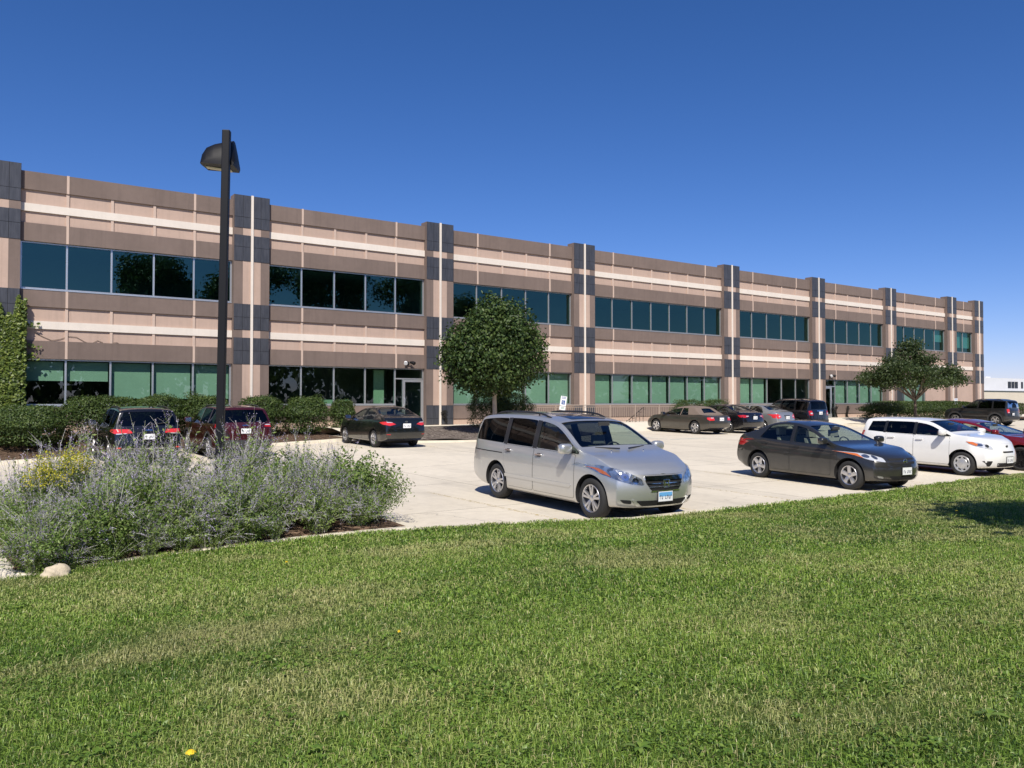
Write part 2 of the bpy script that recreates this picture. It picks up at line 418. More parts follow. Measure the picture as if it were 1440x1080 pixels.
bld = empty('office_building', (0, 0, 0), 0, 'long two-storey office building with pink and brown bands and charcoal tile pilasters', 'building')
BANDY, LBY = -.075, -.065                # how far brown bands and cream bands stand proud of the pink wall
Z = dict(w1b=.96, w1t=2.70, w2b=5.27, w2t=7.03)
def bay(x0, x1, n, lower):
    e = .004
    a, b = x0 - .3, x1 + .3              # walls run behind the pilasters
    a, b = x0 + e, x1 - e
    xs = [x0 + WIN * k for k in range(1, n)]
    def joints(mb, z0, z1, which, y, m):
        for k in which: mb.box(xs[k] - .05, xs[k] + .05, y, y + .2, z0, z1, m)
    full = [0, n - 2] if n > 2 else [0]
    allj = list(range(n - 1))
    for (zb, zl0, zl1, zp0, zp1, ztop, zc) in ((7.03, 8.13, 8.42, 7.70, 8.93, T_PAR, True), (2.70, 3.80, 4.09, 3.36, 4.62, 5.25, False)):
        # pink panel behind, with its vertical ribs
        w = MB(); w.box(a, b, 0, .25, zb + .01, (ztop if zc else 5.24) - .01, 0)
        joints(w, zp0 + .002, zl0 - .002, allj, -.045, 1); joints(w, zl1 + .002, zp1 - .002, allj, -.045, 1)
        w.build('wall_panel', [M_PINK, M_PINKL], bld)
        # brown band below, cut by the full ribs
        lo = MB(); up = MB()
        cuts = [a] + [q for k in full for q in (xs[k] - .045, xs[k] + .045)] + [b]
        for i in range(0, len(cuts), 2):
            lo.box(cuts[i], cuts[i + 1], BANDY, -.001, zb, zp0, 0)
            up.box(cuts[i], cuts[i + 1], BANDY - (.0 if zc else 0), -.001, zp1, ztop, 0)
        for k in full:
            lo.box(xs[k] - .043, xs[k] + .043, BANDY - .012, -.002, zb + .003, zp0, 1)
            up.box(xs[k] - .043, xs[k] + .043, BANDY - .012, -.002, zp1, ztop + .012, 1)
        lo.build('spandrel_band', [M_BROWN, M_PINKL], bld); up.build('parapet_band' if zc else 'sill_band', [M_BROWN, M_PINKL], bld)
        lb = MB(); lb.box(a, b, LBY, -.001, zl0, zl1); lb.build('light_band', M_CREAM, bld)
    # windows: upper ribbon, lower ribbon
    window(x0, x1, n, Z['w2b'], Z['w2t'], M_GLASSU, lower.get('up'), None, M_ALU if x0 < 1 else M_ALUD)
    if lower.get('nowin'):
        w = MB(); w.box(a, b, -.02, .2, 0, 2.695); w.build('wall_panel', M_PINK, bld)
    else:
        nw = lower.get('nwin', n)
        window(x0, x0 + WIN * nw + (0 if nw < n else x1 - x0 - WIN * nw), nw, Z['w1b'], Z['w1t'], M_GLASS, lower.get('blinds'), lower.get('door'), M_ALU if x0 < 1 else M_ALUD)
        if nw < n:
            w = MB(); w.box(x0 + WIN * nw + .005, b, -.02, .2, .0, 2.695); w.build('wall_panel', M_PINK, bld)
        # wall below the sill, leaving the doorway open
        d = lower.get('door')
        r = (a, x0 + WIN * nw)
        if d is not None:
            if d == 0: r = (x0 + WIN + .03, r[1])
            else: r = (r[0], x0 + WIN * d - .03)
        w = MB(); w.box(r[0], r[1], BANDY, .2, .27, .93, 0); w.box(r[0], r[1], -.03, .2, -.3, .25, 1)
        w.box(r[0], r[1], -.02, .2, .25, .27, 2); w.build('sill_wall', [M_BROWN, M_PINK, M_GAP], bld)
    # the dim rooms behind
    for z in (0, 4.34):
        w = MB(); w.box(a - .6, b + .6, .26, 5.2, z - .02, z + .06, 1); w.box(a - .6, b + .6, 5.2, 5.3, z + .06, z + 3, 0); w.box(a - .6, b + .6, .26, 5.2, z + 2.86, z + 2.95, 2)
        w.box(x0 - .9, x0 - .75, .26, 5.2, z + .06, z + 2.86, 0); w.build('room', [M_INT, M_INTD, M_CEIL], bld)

def window(x0, x1, n, z0, z1, gmat, blinds, door, fmat):
    ws = (x1 - x0) / n; yf0, yf1 = .03, .13
    fr = MB()
    lo = lambda k: (.0 if (door == k) else z0)
    for k in range(n + 1):
        zb = z0 if door is None else (0.0 if k in (door, door + 1) else z0)
        x = x0 + ws * k
        x = min(max(x, x0 + .035), x1 - .035)
        fr.box(x - .032, x + .032, yf0, yf1, zb, z1 - .001)
    for k in range(n):
        fr.box(x0 + ws * k + .033, x0 + ws * (k + 1) - .033, yf0 + .003, yf1 - .003, z1 - .055, z1 - .002)
        if door != k:
            fr.box(x0 + ws * k + .033, x0 + ws * (k + 1) - .033, yf0 + .003, yf1 - .003, z0 + .002, z0 + .06)
    f = fr.build('window', fmat, bld)
    s = MB()
    for k in range(n):
        if door != k: s.box(x0 + ws * k + (.03 if k == 0 else 0), x0 + ws * (k + 1) - (.03 if k == n - 1 else 0), -.09, .028, z0 - .03, z0 - .001)
    s.build('sill', fmat, f)
    g = MB()
    for k in range(n):
        tz = random.uniform(-.0025, .0025)
        a, b, c, d = x0 + ws * k + .03, x0 + ws * (k + 1) - .03, (z0 + .05 if door != k else 2.22), z1 - .05
        g.add([(a, .078 + tz, c), (b, .078 - tz, c), (b, .078 - tz, d), (a, .078 + tz, d)], [(0, 1, 2, 3)])
    g.build('glass', gmat, f, fix=False)
    for k in range(n):
        if blinds and k < len(blinds) and blinds[k]:
            v = blinds[k]; a, b = x0 + ws * k + .06, x0 + ws * (k + 1) - (.06 if v < 2 else .09)
            v = min(v, 1.0); q = MB(); zt = z1 - .09; zb = max(z0 + .03, zt - v * (z1 - z0))
            q.box(a, b, .24, .25, zb, zt); q.box(a, b, .232, .258, zb - .025, zb - .001); q.build('blind', M_BLIND, f)
    # dark reveal above and beside
    rv = MB(); rv.box(x0, x1, .131, .26, z1 - .08, z1 + .02); rv.build('head_pocket', M_GAP, f)
    if door is not None:
        xa, xb = x0 + ws * door + .034, x0 + ws * (door + 1) - .034
        fr2 = MB(); zt = 2.17
        side = .36
        if door == 0: xs0, xs1, dx0, dx1 = xb - side, xb, xa, xb - side - .05
        else: xs0, xs1, dx0, dx1 = xa, xa + side, xa + side + .05, xb
        fr2.box(xa, xb, yf0, yf1, zt, zt + .06); m0, m1 = (dx1, xs0) if door == 0 else (xs1, dx0)
        fr2.box(m0 + .001, m1 - .001, yf0, yf1, 0, zt - .001); df = fr2.build('door_frame', M_ALU, f)
        dm = MB()
        dm.box(dx0 + .002, dx0 + .10, .045, .095, .012, zt - .004); dm.box(dx1 - .10, dx1 - .002, .045, .095, .012, zt - .004)
        dm.box(dx0 + .101, dx1 - .101, .046, .094, .012, .24); dm.box(dx0 + .101, dx1 - .101, .046, .094, zt - .12, zt - .004)
        do = dm.build('door', M_ALU, bld)
        hm = MB(); hx = (dx1 - .05) if door == 0 else dx0 + .05
        hm.tube([(hx, .044, .92), (hx, -.02, .94), (hx, -.035, 1.0), (hx, -.035, 1.2), (hx, -.02, 1.26), (hx, .044, 1.28)], .016, 8); hm.build('handle', M_ALU, do, smooth=True)
        gm = MB(); gm.add([(dx0 + .098, .069, .238), (dx1 - .098, .069, .238), (dx1 - .098, .069, zt - .118), (dx0 + .098, .069, zt - .118)], [(0, 1, 2, 3)]); gm.build('door_glass', M_GLASS, do, fix=True)
        sm = MB(); sm.add([(xs0 + .002, .069, .06), (xs1 - .002, .069, .06), (xs1 - .002, .069, zt - .002), (xs0 + .002, .069, zt - .002)], [(0, 1, 2, 3)]); sm.build('sidelight', M_GLASS, f)

LOW = {-3: {'blinds': [.4, .8, 0, .9, .9]}, -2: {'blinds': [.4, .4, .78, .78, .78]}, -1: {'door': 4, 'blinds': [0, 0, 0, 0, 0]},
       0: {'blinds': [1, 1, 1, 1, 1]}, 1: {'blinds': [1, 2, 1, 2, 1, 2, 1]}, 2: {'blinds': [1, 2, 0, 0, 0]},
       3: {'door': 0, 'blinds': [0, 2, 2, 2, 1]}, 4: {'nwin': 3, 'blinds': [0, 1, 1], 'up': [0, 0, 0, 0, .5]}, 5: {'nowin': True, 'up': [.7, .7]}}
ns = [5, 5, 5, 5, 7, 5, 5, 5, 2]
for i in range(len(PX) - 1):
    bay(PX[i] + WP, PX[i + 1], ns[i], LOW[i - 3])
# curtain and low partition seen through the glass of the entrance bay
def pilaster(x):
    y0 = -.25; q = WP / 4
    m = MB()
    for k, c in ((0, 0), (1, 1), (2, 1), (3, 0)):
        a = x + q * k; b = a + q
        m.box(a, b, y0, .3, -.35, T_PIL - .003, c)
    p = m.build('pilaster', [M_BROWN, M_PINK], bld)
    ys = y0 - .018
    for (z0, z1, zj) in ((8.42, T_PIL, 8.88), (7.02, 8.12, 7.62), (4.12, 5.22, 4.66), (2.68, 3.80, 3.25), (0.0, .94, .3)):
        t = MB(); g = .007
        xc = x + WP / 2
        for (a, b) in ((x + .004, x + q), (x + q, xc - .055), (xc + .055, x + 3 * q), (x + 3 * q, x + WP - .004)):
            for (c, d) in ((z0, zj), (zj, z1)):
                t.box(a + g, b - g, ys, y0 - .001, c + g, d - g, 0)
        t.box(x + .006, x + WP - .006, y0 - .006, y0 - .0015, z0 + .004, z1 - .004, 1)
        t.build('tile_block', [M_TILE, M_GAP], p)
    s = MB(); s.box(x + WP / 2 - .05, x + WP / 2 + .05, y0 - .055, y0 - .001, -.3, T_PIL + .01); s.build('accent_strip', M_CREAM, p)
for x in PX: pilaster(x)
w = MB(); w.box(PX[0], X_END, .27, 40, 9.25, 9.35); w.build('roof', M_ROOF, bld)
w = MB(); w.box(PX[0], X_END - .02, 39.8, 40, -.4, 9.24); w.build('back_wall', M_PINK, bld)
w = MB(); w.box(X_END - .3, X_END - .03, .31, 39.79, -.4, 9.5); w.build('end_wall', M_PINK, bld)
w = MB(); w.box(PX[0] + .03, PX[0] + .3, .31, 39.79, -.4, 9.5); w.build('end_wall', M_PINK, bld)
M_CURT = surf('office_partition', (.62, .70, .55), .05, 2, .8, bump=0)
xb = PX[2] + WP
w = MB(); w.box(xb + WIN * 3 + .75, xb + WIN * 3 + 1.28, .7, .76, .07, 2.6); w.build('partition', M_CURT, bld)
w = MB(); w.box(xb + WIN * 1 + .65, xb + WIN * 2 + 1.0, .6, .66, .07, 1.2); w.build('partition', M_CURT, bld)
# ---------------------------------------------------------------- vegetation
def unit(v): return v / np.maximum(1e-9, np.linalg.norm(v, axis=-1, keepdims=True))
def leaf_cloud(P, N, L, Wd, fold=.25, droop=0.0):
    """rhombic leaves folded along the midrib at points P, facing N; L, Wd arrays"""
    n = len(P); t = unit(np.cross(N, rng.normal(size=(n, 3)))); t[:, 2] -= droop; t = unit(t)
    b = unit(np.cross(t, N)); N = unit(np.cross(b, t))
    L = np.asarray(L).reshape(-1, 1) * np.ones((n, 1)); Wd = np.asarray(Wd).reshape(-1, 1) * np.ones((n, 1))
    V = np.stack([P - t * L * .5, P + b * Wd * .5 + N * Wd * fold, P + t * L * .5, P - b * Wd * .5 + N * Wd * fold], 1).reshape(-1, 3)
    i = np.arange(n)[:, None] * 4
    F = np.concatenate([i, i + 1, i + 2, i, i + 2, i + 3], 1).reshape(-1)
    return V, F, np.full(2 * n, 3), np.repeat(rng.random(n), 4)
def merge(parts):
    V = []; F = []; Sz = []; Q = []; k = 0
    for v, f, s, q in parts:
        V.append(v); F.append(f + k); Sz.append(s); Q.append(q); k += len(v)
    return np.concatenate(V), np.concatenate(F), np.concatenate(Sz), np.concatenate(Q)
def ribbons(P0, P1, P2, w0, w1, seg=3):
    """tapering quadratic ribbons with a random facing; seg quads each"""
    n = len(P0); side = unit(np.cross(P2 - P0, rng.normal(size=(n, 3))))
    rows = []
    for k in range(seg + 1):
        t = k / seg
        c = P0 * (1 - t) ** 2 + P1 * 2 * t * (1 - t) + P2 * t * t
        w = (w0 * (1 - t) + w1 * t)
        w = np.asarray(w).reshape(-1, 1) * np.ones((n, 1))
        rows += [c - side * w / 2, c + side * w / 2]
    V = np.stack(rows, 1).reshape(-1, 3); m = 2 * (seg + 1)
    i = np.arange(n)[:, None] * m
    F = np.concatenate([np.concatenate([i + 2 * k, i + 2 * k + 1, i + 2 * k + 3, i + 2 * k + 2], 1) for k in range(seg)], 1).reshape(-1)
    return V, F, np.full(n * seg, 4), np.repeat(rng.random(n), m)

G_LINDEN = leafmat('round_tree_leaf', [(.2, (.014, .032, .008)), (.5, (.034, .066, .016)), (.8, (.090, .130, .034))], .12, .5, .9, .25)
G_LOCUST = leafmat('locust_leaf', [(.2, (.018, .034, .011)), (.5, (.038, .062, .020)), (.8, (.085, .115, .042))], .28, .5, .7)
G_HEDGE = leafmat('hedge_leaf', [(.2, (.022, .044, .010)), (.5, (.045, .078, .018)), (.8, (.085, .125, .030))], .22, .45, 1.4)
G_BUSH = leafmat('yew_leaf', [(.2, (.022, .046, .010)), (.5, (.050, .088, .020)), (.8, (.115, .16, .040))], .22, .5, 1.1)
G_IVY = leafmat('ivy_leaf', [(.2, (.055, .09, .018)), (.5, (.12, .17, .032)), (.8, (.25, .30, .06))], .25, .42, 1.2)
G_OAK = leafmat('verge_tree_leaf', [(.2, (.020, .038, .010)), (.5, (.036, .060, .016)), (.8, (.07, .10, .03))], .2, .5, .4)
M_BARKT = surf('tree_bark', (.16, .125, .095), .3, 6, .95, bump=.8, bscale=30, bdist=.02)
M_BARKL = surf('pale_young_bark', (.46, .39, .30), .2, 5, .95, bump=.5, bscale=40, bdist=.01)
M_TWIG = surf('dark_twig', (.09, .07, .05), .3, 6, .95)

def crown_points(lobes, n, shell=.55, zmin=None):
    """points spread over overlapping ellipsoid lobes, biased to their surfaces, with the outward direction"""
    vol = np.array([l[3] * l[4] * l[5] for l in lobes]) ** .8; vol /= vol.sum()
    which = rng.choice(len(lobes), n, p=vol); Lb = np.array(lobes)[which]
    d = unit(rng.normal(size=(n, 3))); r = shell + (1 - shell) * rng.random((n, 1)) ** .6
    r = np.where(rng.random((n, 1)) < .25, rng.random((n, 1)) ** .4, r) * (1 + .07 * rng.normal(size=(n, 1)))
    return Lb[:, :3] + d * r * Lb[:, 3:6], unit(d + .0)

def tree_limbs(mb, base, fork, ends, r0):
    b = Vector(base); f = Vector(fork)
    mb.tube([b + Vector((0, 0, -.15)), b + Vector((0, 0, .1)), b.lerp(f, .5) + Vector((.02, .01, 0)), f], [r0 * 1.5, r0 * 1.08, r0 * .95, r0 * .8], 10)
    for e in ends:
        e = Vector(e); m = f.lerp(e, .5) + Vector((random.uniform(-.15, .15), random.uniform(-.15, .15), .12 * (e - f).length))
        mb.tube([f - Vector((0, 0, .08)), m, e], [r0 * .55, r0 * .33, r0 * .1], 7)

def tree(name, loc, label, lobes, leafn, leaf, lmat, bark, fork, r0, group=None, nlimb=9, droop=.15, shell=.55, tuft=1, spread=.3):
    t = empty(name, loc, 0, label, 'tree', group)
    mb = MB(); ends = []
    for k in range(nlimb):
        l = lobes[k % len(lobes)]
        d = np.array([random.uniform(-1, 1), random.uniform(-1, 1), random.uniform(-.3, .9)]); d /= np.linalg.norm(d)
        ends.append([l[i] + d[i] * l[3 + i] * .75 for i in range(3)])
    tree_limbs(mb, (0, 0, 0), (0, 0, fork), ends, r0)
    mb.build('trunk', bark, t, smooth=True, ang=60)
    P, N = crown_points(lobes, leafn // tuft, shell)
    if tuft > 1:
        P = np.repeat(P, tuft, 0) + rng.normal(size=(len(P) * tuft, 3)) * spread; N = np.repeat(N, tuft, 0)
    N = unit(N + rng.normal(size=N.shape) * .75 + np.array([0, 0, .35]))
    n = len(P)
    V, F, Sz, Q = leaf_cloud(P, N, leaf * rng.uniform(.7, 1.25, n), leaf * rng.uniform(.45, .75, n), .18, droop)
    link_mesh('crown', np_mesh('crown', V, F, Sz, lmat, Q), t)
    return t

# round street tree on the mulch island
def z_at(f, x, y): return float(f(np.float64(x), np.float64(y)))
lob = [(0, 0, 3.45, 2.1, 2.1, 1.75), (.15, 0, 4.1, 1.65, 1.65, 1.45), (-.4, .1, 2.95, 1.95, 1.95, 1.2), (.9, .1, 3.2, 1.5, 1.6, 1.25), (-1.05, -.1, 3.2, 1.4, 1.5, 1.2),
       (.1, 0, 4.95, 1.0, 1.0, .75), (.2, .3, 2.5, 1.55, 1.5, .8), (-1.6, .0, 3.6, .8, 1.0, .9), (1.6, .0, 3.7, .8, 1.0, .9), (-.8, -.6, 4.5, .85, .8, .75), (.85, -.5, 4.6, .75, .7, .7), (-.3, -.3, 5.4, .45, .5, .35)]
lob = [(a * 1.02, b * 1.0, 1.25 + (c - 1.7) * 1.06 + .4, d * 1.0, e * 1.0, f_ * 1.08) for a, b, c, d, e, f_ in lob]
zt_ = z_at(bedz, .3, -5.7)
tree('round_tree', (.3, -5.7, zt_), 'dense round-crowned green tree on the mulch island behind the silver minivan', lob, 30000, .15, G_LINDEN, M_BARKL, 1.7, .11, droop=.4, shell=.62, tuft=6, spread=.11)
# wide honey locust before the right end of the facade
lob = []
for k in range(54):
    a = rng.uniform(0, 6.28); r = 2.8 * math.sqrt(rng.random())
    zc = 2.15 + 3.0 * (1 - (r / 3.2) ** 1.6) * rng.uniform(.3, 1.1) + .2 * rng.random()
    lob.append((r * math.cos(a) - .75, r * math.sin(a), zc, rng.uniform(.5, .95), rng.uniform(.5, .95), rng.uniform(.14, .32)))
lob += [(-.9, 0, 4.35, 1.1, 1.1, .5), (-.4, .2, 4.9, .9, .9, .42), (.5, -.2, 4.2, 1.0, .9, .45), (-1.6, .1, 3.9, .9, .9, .4), (1.2, .1, 3.7, .9, .9, .4), (-.6, 0, 5.2, .5, .5, .3), (-2.9, .3, 3.5, .8, .5, .22), (2.7, -.2, 2.7, .8, .5, .2), (2.3, .3, 3.3, .9, .6, .25), (-2.4, -.3, 2.6, .7, .6, .25)]
tree('locust_tree', (33.6, -5.8, z_at(rightbedz, 33.6, -5.8)), 'spreading feathery-leaved tree in front of the far right bays', lob, 18000, .16, G_LOCUST, M_BARKT, 1.6, .10, nlimb=20, tuft=6, spread=.15, shell=.3)
# large trees on the verge behind the photographer: they shade the lawn and mirror in the windows
def verge_tree(x, y, h, r, base, label, leafn=16000, seed=0):
    lob = []
    for k in range(26):
        a = rng.uniform(0, 6.28); zz = rng.uniform(0, 1); rr = r * .75 * math.sqrt(rng.random()) * (1 - .75 * max(0, zz - .35) ** 1.2)
        lob.append((rr * math.cos(a), rr * math.sin(a), base + 1.0 + (h - base - 1.6) * zz, r * rng.uniform(.25, .42), r * rng.uniform(.25, .42), r * rng.uniform(.2, .34)))
    tree('verge_tree', (x, y, z_at(lawnz, x, y)), label, lob, leafn, .34, G_OAK, M_BARKT, base * .8, .26, 'large trees on the verge behind the lawn', nlimb=16, shell=.5, tuft=3, spread=.25)
verge_tree(-7.7, -36.3, 8.2, 5.2, 2.6, 'small leafy tree right of the camera that shades the lawn', 26000)
verge_tree(-3.4, -43.2, 14.5, 4.5, 3.0, 'large leafy tree at the near end of the verge row', 20000)
verge_tree(5.2, -44.2, 15.5, 5.4, 3.5, 'large leafy tree mirrored in the entrance bay windows', 22000)
verge_tree(13.6, -45.0, 16, 5.6, 3.5, 'tall broad tree third along the verge row', 22000)
verge_tree(22.3, -43.8, 15.5, 5.4, 3.5, 'large leafy tree fourth along the verge row', 20000)
verge_tree(30.0, -44.5, 13.5, 4.6, 3.0, 'large leafy tree at the far end of the verge row', 16000)
# the wooded skyline across the road behind the photographer
Pq = []; Nq = []
for k in range(70):
    cx_, cy_, hh_ = -190 + k * 5.6 + rng.uniform(-2, 2), -100 + rng.uniform(-8, 8), rng.uniform(9, 16)
    d = unit(rng.normal(size=(260, 3))); Pq.append(np.array([cx_, cy_, hh_ * .5 - 1.5]) + d * np.array([4.6, 4, hh_ * .55]) * (1 - .25 * rng.random((260, 1)))); Nq.append(d)
Pq = np.concatenate(Pq); Nq = unit(np.concatenate(Nq) + rng.normal(size=Pq.shape) * .4)
V, F, Sz, Q = leaf_cloud(Pq, Nq, 1.5 * rng.uniform(.6, 1.2, len(Pq)), 1.2 * rng.uniform(.6, 1.2, len(Pq)), .15)
tag(link_mesh('woodland', np_mesh('woodland', V, F, Sz, G_OAK, Q)), 'dark far-off wood across the road behind the lawn', 'woodland', None, 'stuff')

# hedges and bushes
def bush(name, loc, label, dims, n, leaf, lmat, group=None, boxy=.5, lumps=10, rz=0, cat='shrub'):
    """a shrub: foliage mass from leaves over a lumpy rounded-box, plus a dark twig core"""
    t = empty(name, loc, rz, label, cat, group)
    a, b, h = dims
    lob = []
    for k in range(lumps):
        lob.append((rng.uniform(-.62, .62) * a, rng.uniform(-.62, .62) * b, h * rng.uniform(.3, .72), a * rng.uniform(.32, .5), b * rng.uniform(.32, .5), h * rng.uniform(.25, .34)))
    d = unit(rng.normal(size=(n, 3))); d[:, 2] = np.abs(d[:, 2]) * np.where(rng.random(n) < .3, -1, 1)
    ex = 2 + 4 * boxy
    r = 1.0 / (np.abs(d) ** ex).sum(1, keepdims=True) ** (1 / ex)
    wob = 1 + .09 * np.sin(d[:, :1] * 5 + loc[0]) * np.cos(d[:, 1:2] * 6 + loc[1]) + .06 * np.sin(d[:, 2:3] * 9)
    k = np.where(rng.random((n, 1)) < .75, 1 - .16 * rng.random((n, 1)), .55 + .4 * rng.random((n, 1)))
    P1 = d * r * wob * k * np.array([a, b, h / 2]) + np.array([0, 0, h / 2])
    P2, N2 = crown_points(lob, n // 2, .7)
    P = np.concatenate([P1, P2 + np.array([0, 0, .12 * h])]); N = np.concatenate([d, N2]); kp = P[:, 2] > .04; P = P[kp]; N = N[kp]
    N = unit(N + rng.normal(size=N.shape) * .7 + np.array([0, 0, .3]))
    V, F, Sz, Q = leaf_cloud(P, N, leaf * rng.uniform(.6, 1.3, len(P)), leaf * rng.uniform(.35, .6, len(P)), .2, .1)
    link_mesh('foliage', np_mesh('foliage', V, F, Sz, lmat, Q), t)
    m = MB()
    for k in range(14):
        x, y = rng.uniform(-.5, .5) * a, rng.uniform(-.5, .5) * b
        m.tube([(x * .5, y * .5, -.05), (x * .8, y * .8, h * .4), (x * 1.2, y * 1.2, h * .8)], [.018, .012, .005], 5)
    m.build('stem', M_TWIG, t)
    return t
HG = 'shrubs in the bed against the left bays'
hx = [(-21.8, -2.4, 1.5, 1.1, 1.22, 'dark green bush at the left edge below the ivy'), (-19.0, -2.2, 1.5, 1.1, 1.3, 'dark green bush just right of the ivy-covered pilaster'),
      (-16.6, -2.6, 1.5, 1.1, 1.25, 'dark green bush beside the black off-road wagon on its left'), (-14.2, -1.9, 1.5, .9, 1.45, 'dark green bush behind the black off-road wagon'),
      (-12.3, -1.8, 1.3, .9, 1.42, 'dark green bush seen between the black and dark red wagons'), (-10.6, -1.8, 1.0, .9, 1.42, 'dark green bush behind the dark red wagon'),
      (-8.55, -2.1, .95, .85, 1.42, 'rounded green bush just right of the dark red wagon'), (-6.75, -2.25, 1.0, .85, 1.38, 'rounded green bush in the middle of the entrance bay'), (-4.85, -1.6, .55, .5, 1.2, 'small upright green bush left of the black compact sedan')]
for x, y, a, b, h, lb in hx:
    bush('foundation_shrub', (x, y, z_at(hedgebedz, x, y) - .02), lb, (a, b, h + .12), int(8500 * (a * b / 1.5)) + 2500, .088, G_BUSH, HG, .25, 12, rng.uniform(0, 3))
bush('clipped_bush', (2.6, -2.75, z_at(bedz, 2.6, -2.75)), 'clipped box-shaped bush behind the round tree', (1.55, .85, 1.5), 15000, .07, G_HEDGE, None, 1.3, 3)
for x, lb in ((16.4, 'low bush behind the black sedan at the railing end'), (18.6, 'low bush behind the silver sedan near the wall')):
    bush('low_bush', (x, -1.75, -.05), lb, (1.2, .6, 1.25), 3600, .075, G_HEDGE, 'low bushes by the middle bays', .5, 8)
bush('clipped_hedge', (41.5, -2.3, -.2), 'long clipped hedge along the right end of the facade', (7.9, .95, 1.32), 26000, .10, G_HEDGE, None, .9, 24, cat='hedge')
bush('clipped_hedge', (52.3, -2.6, -.25), 'shorter hedge beyond the right corner behind the dark off-road wagon', (2.7, .95, 1.35), 8000, .10, G_HEDGE, None, .9, 10, cat='hedge')

# ivy on the leftmost pilaster
iv = empty('ivy', (PX[1], -.3, 0), 0, 'climbing ivy covering the lower half of the leftmost pilaster', 'climber')
n = 17000; x = rng.uniform(-.55, WP + .2, n); topz = 4.45 + .22 * np.sin(x * 4.1 + 1) + .22 * np.sin(x * 9.3) + .2 * np.sin(x * 23)
z = topz * rng.random(n) ** .85
y = -.06 - .22 * rng.random(n) * (1 - .5 * z / 4.8); y = np.where(x > WP, y + .2 * rng.random(n), y)
P = np.stack([x, y, z], 1)
xx = rng.uniform(WP + .05, WP + .95, 420); band = rng.integers(0, 3, 420); zz = np.array([3.9, 3.15, 2.72])[band] + rng.normal(size=420) * .07
kp = rng.random(420) < np.clip(.85 - (xx - WP), 0, 1) ** 1.3
P = np.concatenate([P, np.stack([xx, np.full(420, .12) + .02 * rng.random(420), zz], 1)[kp]])
N = unit(np.array([0, -1, .55]) + rng.normal(size=P.shape) * .45)
V, F, Sz, Q = leaf_cloud(P, N, np.where(P[:, 0] > WP + .25, .09, .14) * rng.uniform(.6, 1.2, len(P)), .115 * rng.uniform(.6, 1.1, len(P)), .12, .5)
link_mesh('foliage', np_mesh('foliage', V, F, Sz, G_IVY, Q), iv)
m = MB()
for k in range(12):
    xx = rng.uniform(0, WP)
    m.tube([(xx, -.02, 0), (xx + rng.uniform(-.2, .2), -.02, 1.5), (xx + rng.uniform(-.3, .3), -.02, 3.4)], [.015, .01, .004], 5)
# bare runners left on the wall
for (x0, z0, dx) in ((2.0, 3.55, 2.2), (3.6, 3.4, 1.3), (4.2, 3.35, 1.5)):
    m.tube([(x0 + dx * k / 8, .275, z0 + .12 * math.sin(k * 1.3 + x0) - .02 * k) for k in range(9)], .009, 5)
m.build('stem', M_TWIG, iv)
# dark dead vines clinging low on the wall
G_DEAD = leafmat('dead_vine_leaf', [(.2, (.012, .012, .012)), (.6, (.03, .026, .025)), (.9, (.07, .06, .05))], .05, .8, 2)
def vine(x, y, z0, z1, label, w=.13):
    t = empty('wall_vine', (x, y, z0), 0, label, 'climber', 'dark withered vines on the lower wall')
    n = 420; s = rng.random(n); P = np.stack([np.sin(s * 5 + x) * w * .6 + rng.normal(size=n) * w * (.3 + .4 * s), -.03 - .08 * rng.random(n), s * (z1 - z0)], 1)
    V, F, Sz, Q = leaf_cloud(P, unit(np.array([0, -1, .2]) + rng.normal(size=P.shape) * .6), .07 * rng.uniform(.6, 1.3, n), .05 * rng.uniform(.6, 1.3, n))
    link_mesh('foliage', np_mesh('foliage', V, F, Sz, G_DEAD, Q), t)
    m = MB(); m.tube([(math.sin(q * 5 + x) * w * .6, -.02, q * (z1 - z0)) for q in np.linspace(0, 1, 7)], .009, 5); m.build('stem', M_TWIG, t)
vine(.98, -.27, .12, .68, 'dark withered vine on the tiled foot of the pilaster right of the entrance', .09)
vine(33.35, -.08, -.02, .80, 'dark withered vine just right of the far glass door')
vine(34.75, -.08, -.02, .80, 'dark withered vine further right along the wall by the clipped hedge')

# ---- planting island in the foreground: sage, shrubs, goldenrod
def islandz(x, y):
    d = np.clip(1 - ((x + 15.9) / 2.5) ** 2, 0, 1) * np.clip((y - ledge(x) - .14) / 1.6, 0, 1) * np.clip((-20.2 - y) / 1.2, 0, 1)
    return lotz(x, y) + .115 + .22 * np.sqrt(d)
IS_X0, IS_X1, IS_Y0, IS_Y1 = -18.45, -13.35, -25.1, -20.2
def island_outline(n=60):
    cx, cy, a, b = (IS_X0 + IS_X1) / 2, (IS_Y0 + IS_Y1) / 2, (IS_X1 - IS_X0) / 2, (IS_Y1 - IS_Y0) / 2
    o = []
    for k in range(n):
        t = 2 * math.pi * k / n; c, s_ = math.cos(t), math.sin(t); r = 1 / (abs(c) ** 5 + abs(s_) ** 5) ** .2
        xx_ = cx + a * r * c; o.append((xx_, max(cy + b * r * s_, float(ledge(np.float64(xx_))) + .14)))
    return o
oo = island_outline(); mbm = MB(); cx, cy = (IS_X0 + IS_X1) / 2, (IS_Y0 + IS_Y1) / 2
V = []; F = []
for j in range(9):
    for (x, y) in oo:
        f = 1 - j / 8.001; V.append((cx + (x - cx) * f, cy + (y - cy) * f, 0))
V = [(x, y, z_at(islandz, x, y)) for x, y, _ in V]
n = len(oo)
for j in range(8):
    for k in range(n): F += [j * n + k, j * n + (k + 1) % n, (j + 1) * n + (k + 1) % n, (j + 1) * n + k]
tag(link_mesh('planting_bed', np_mesh('planting_bed', V, F, np.full(8 * n, 4), M_BARK, smooth=True)), kind='structure')
strip('planting_kerb', [p for p in oo if True] + [oo[0]], .16, .13, M_KERB)
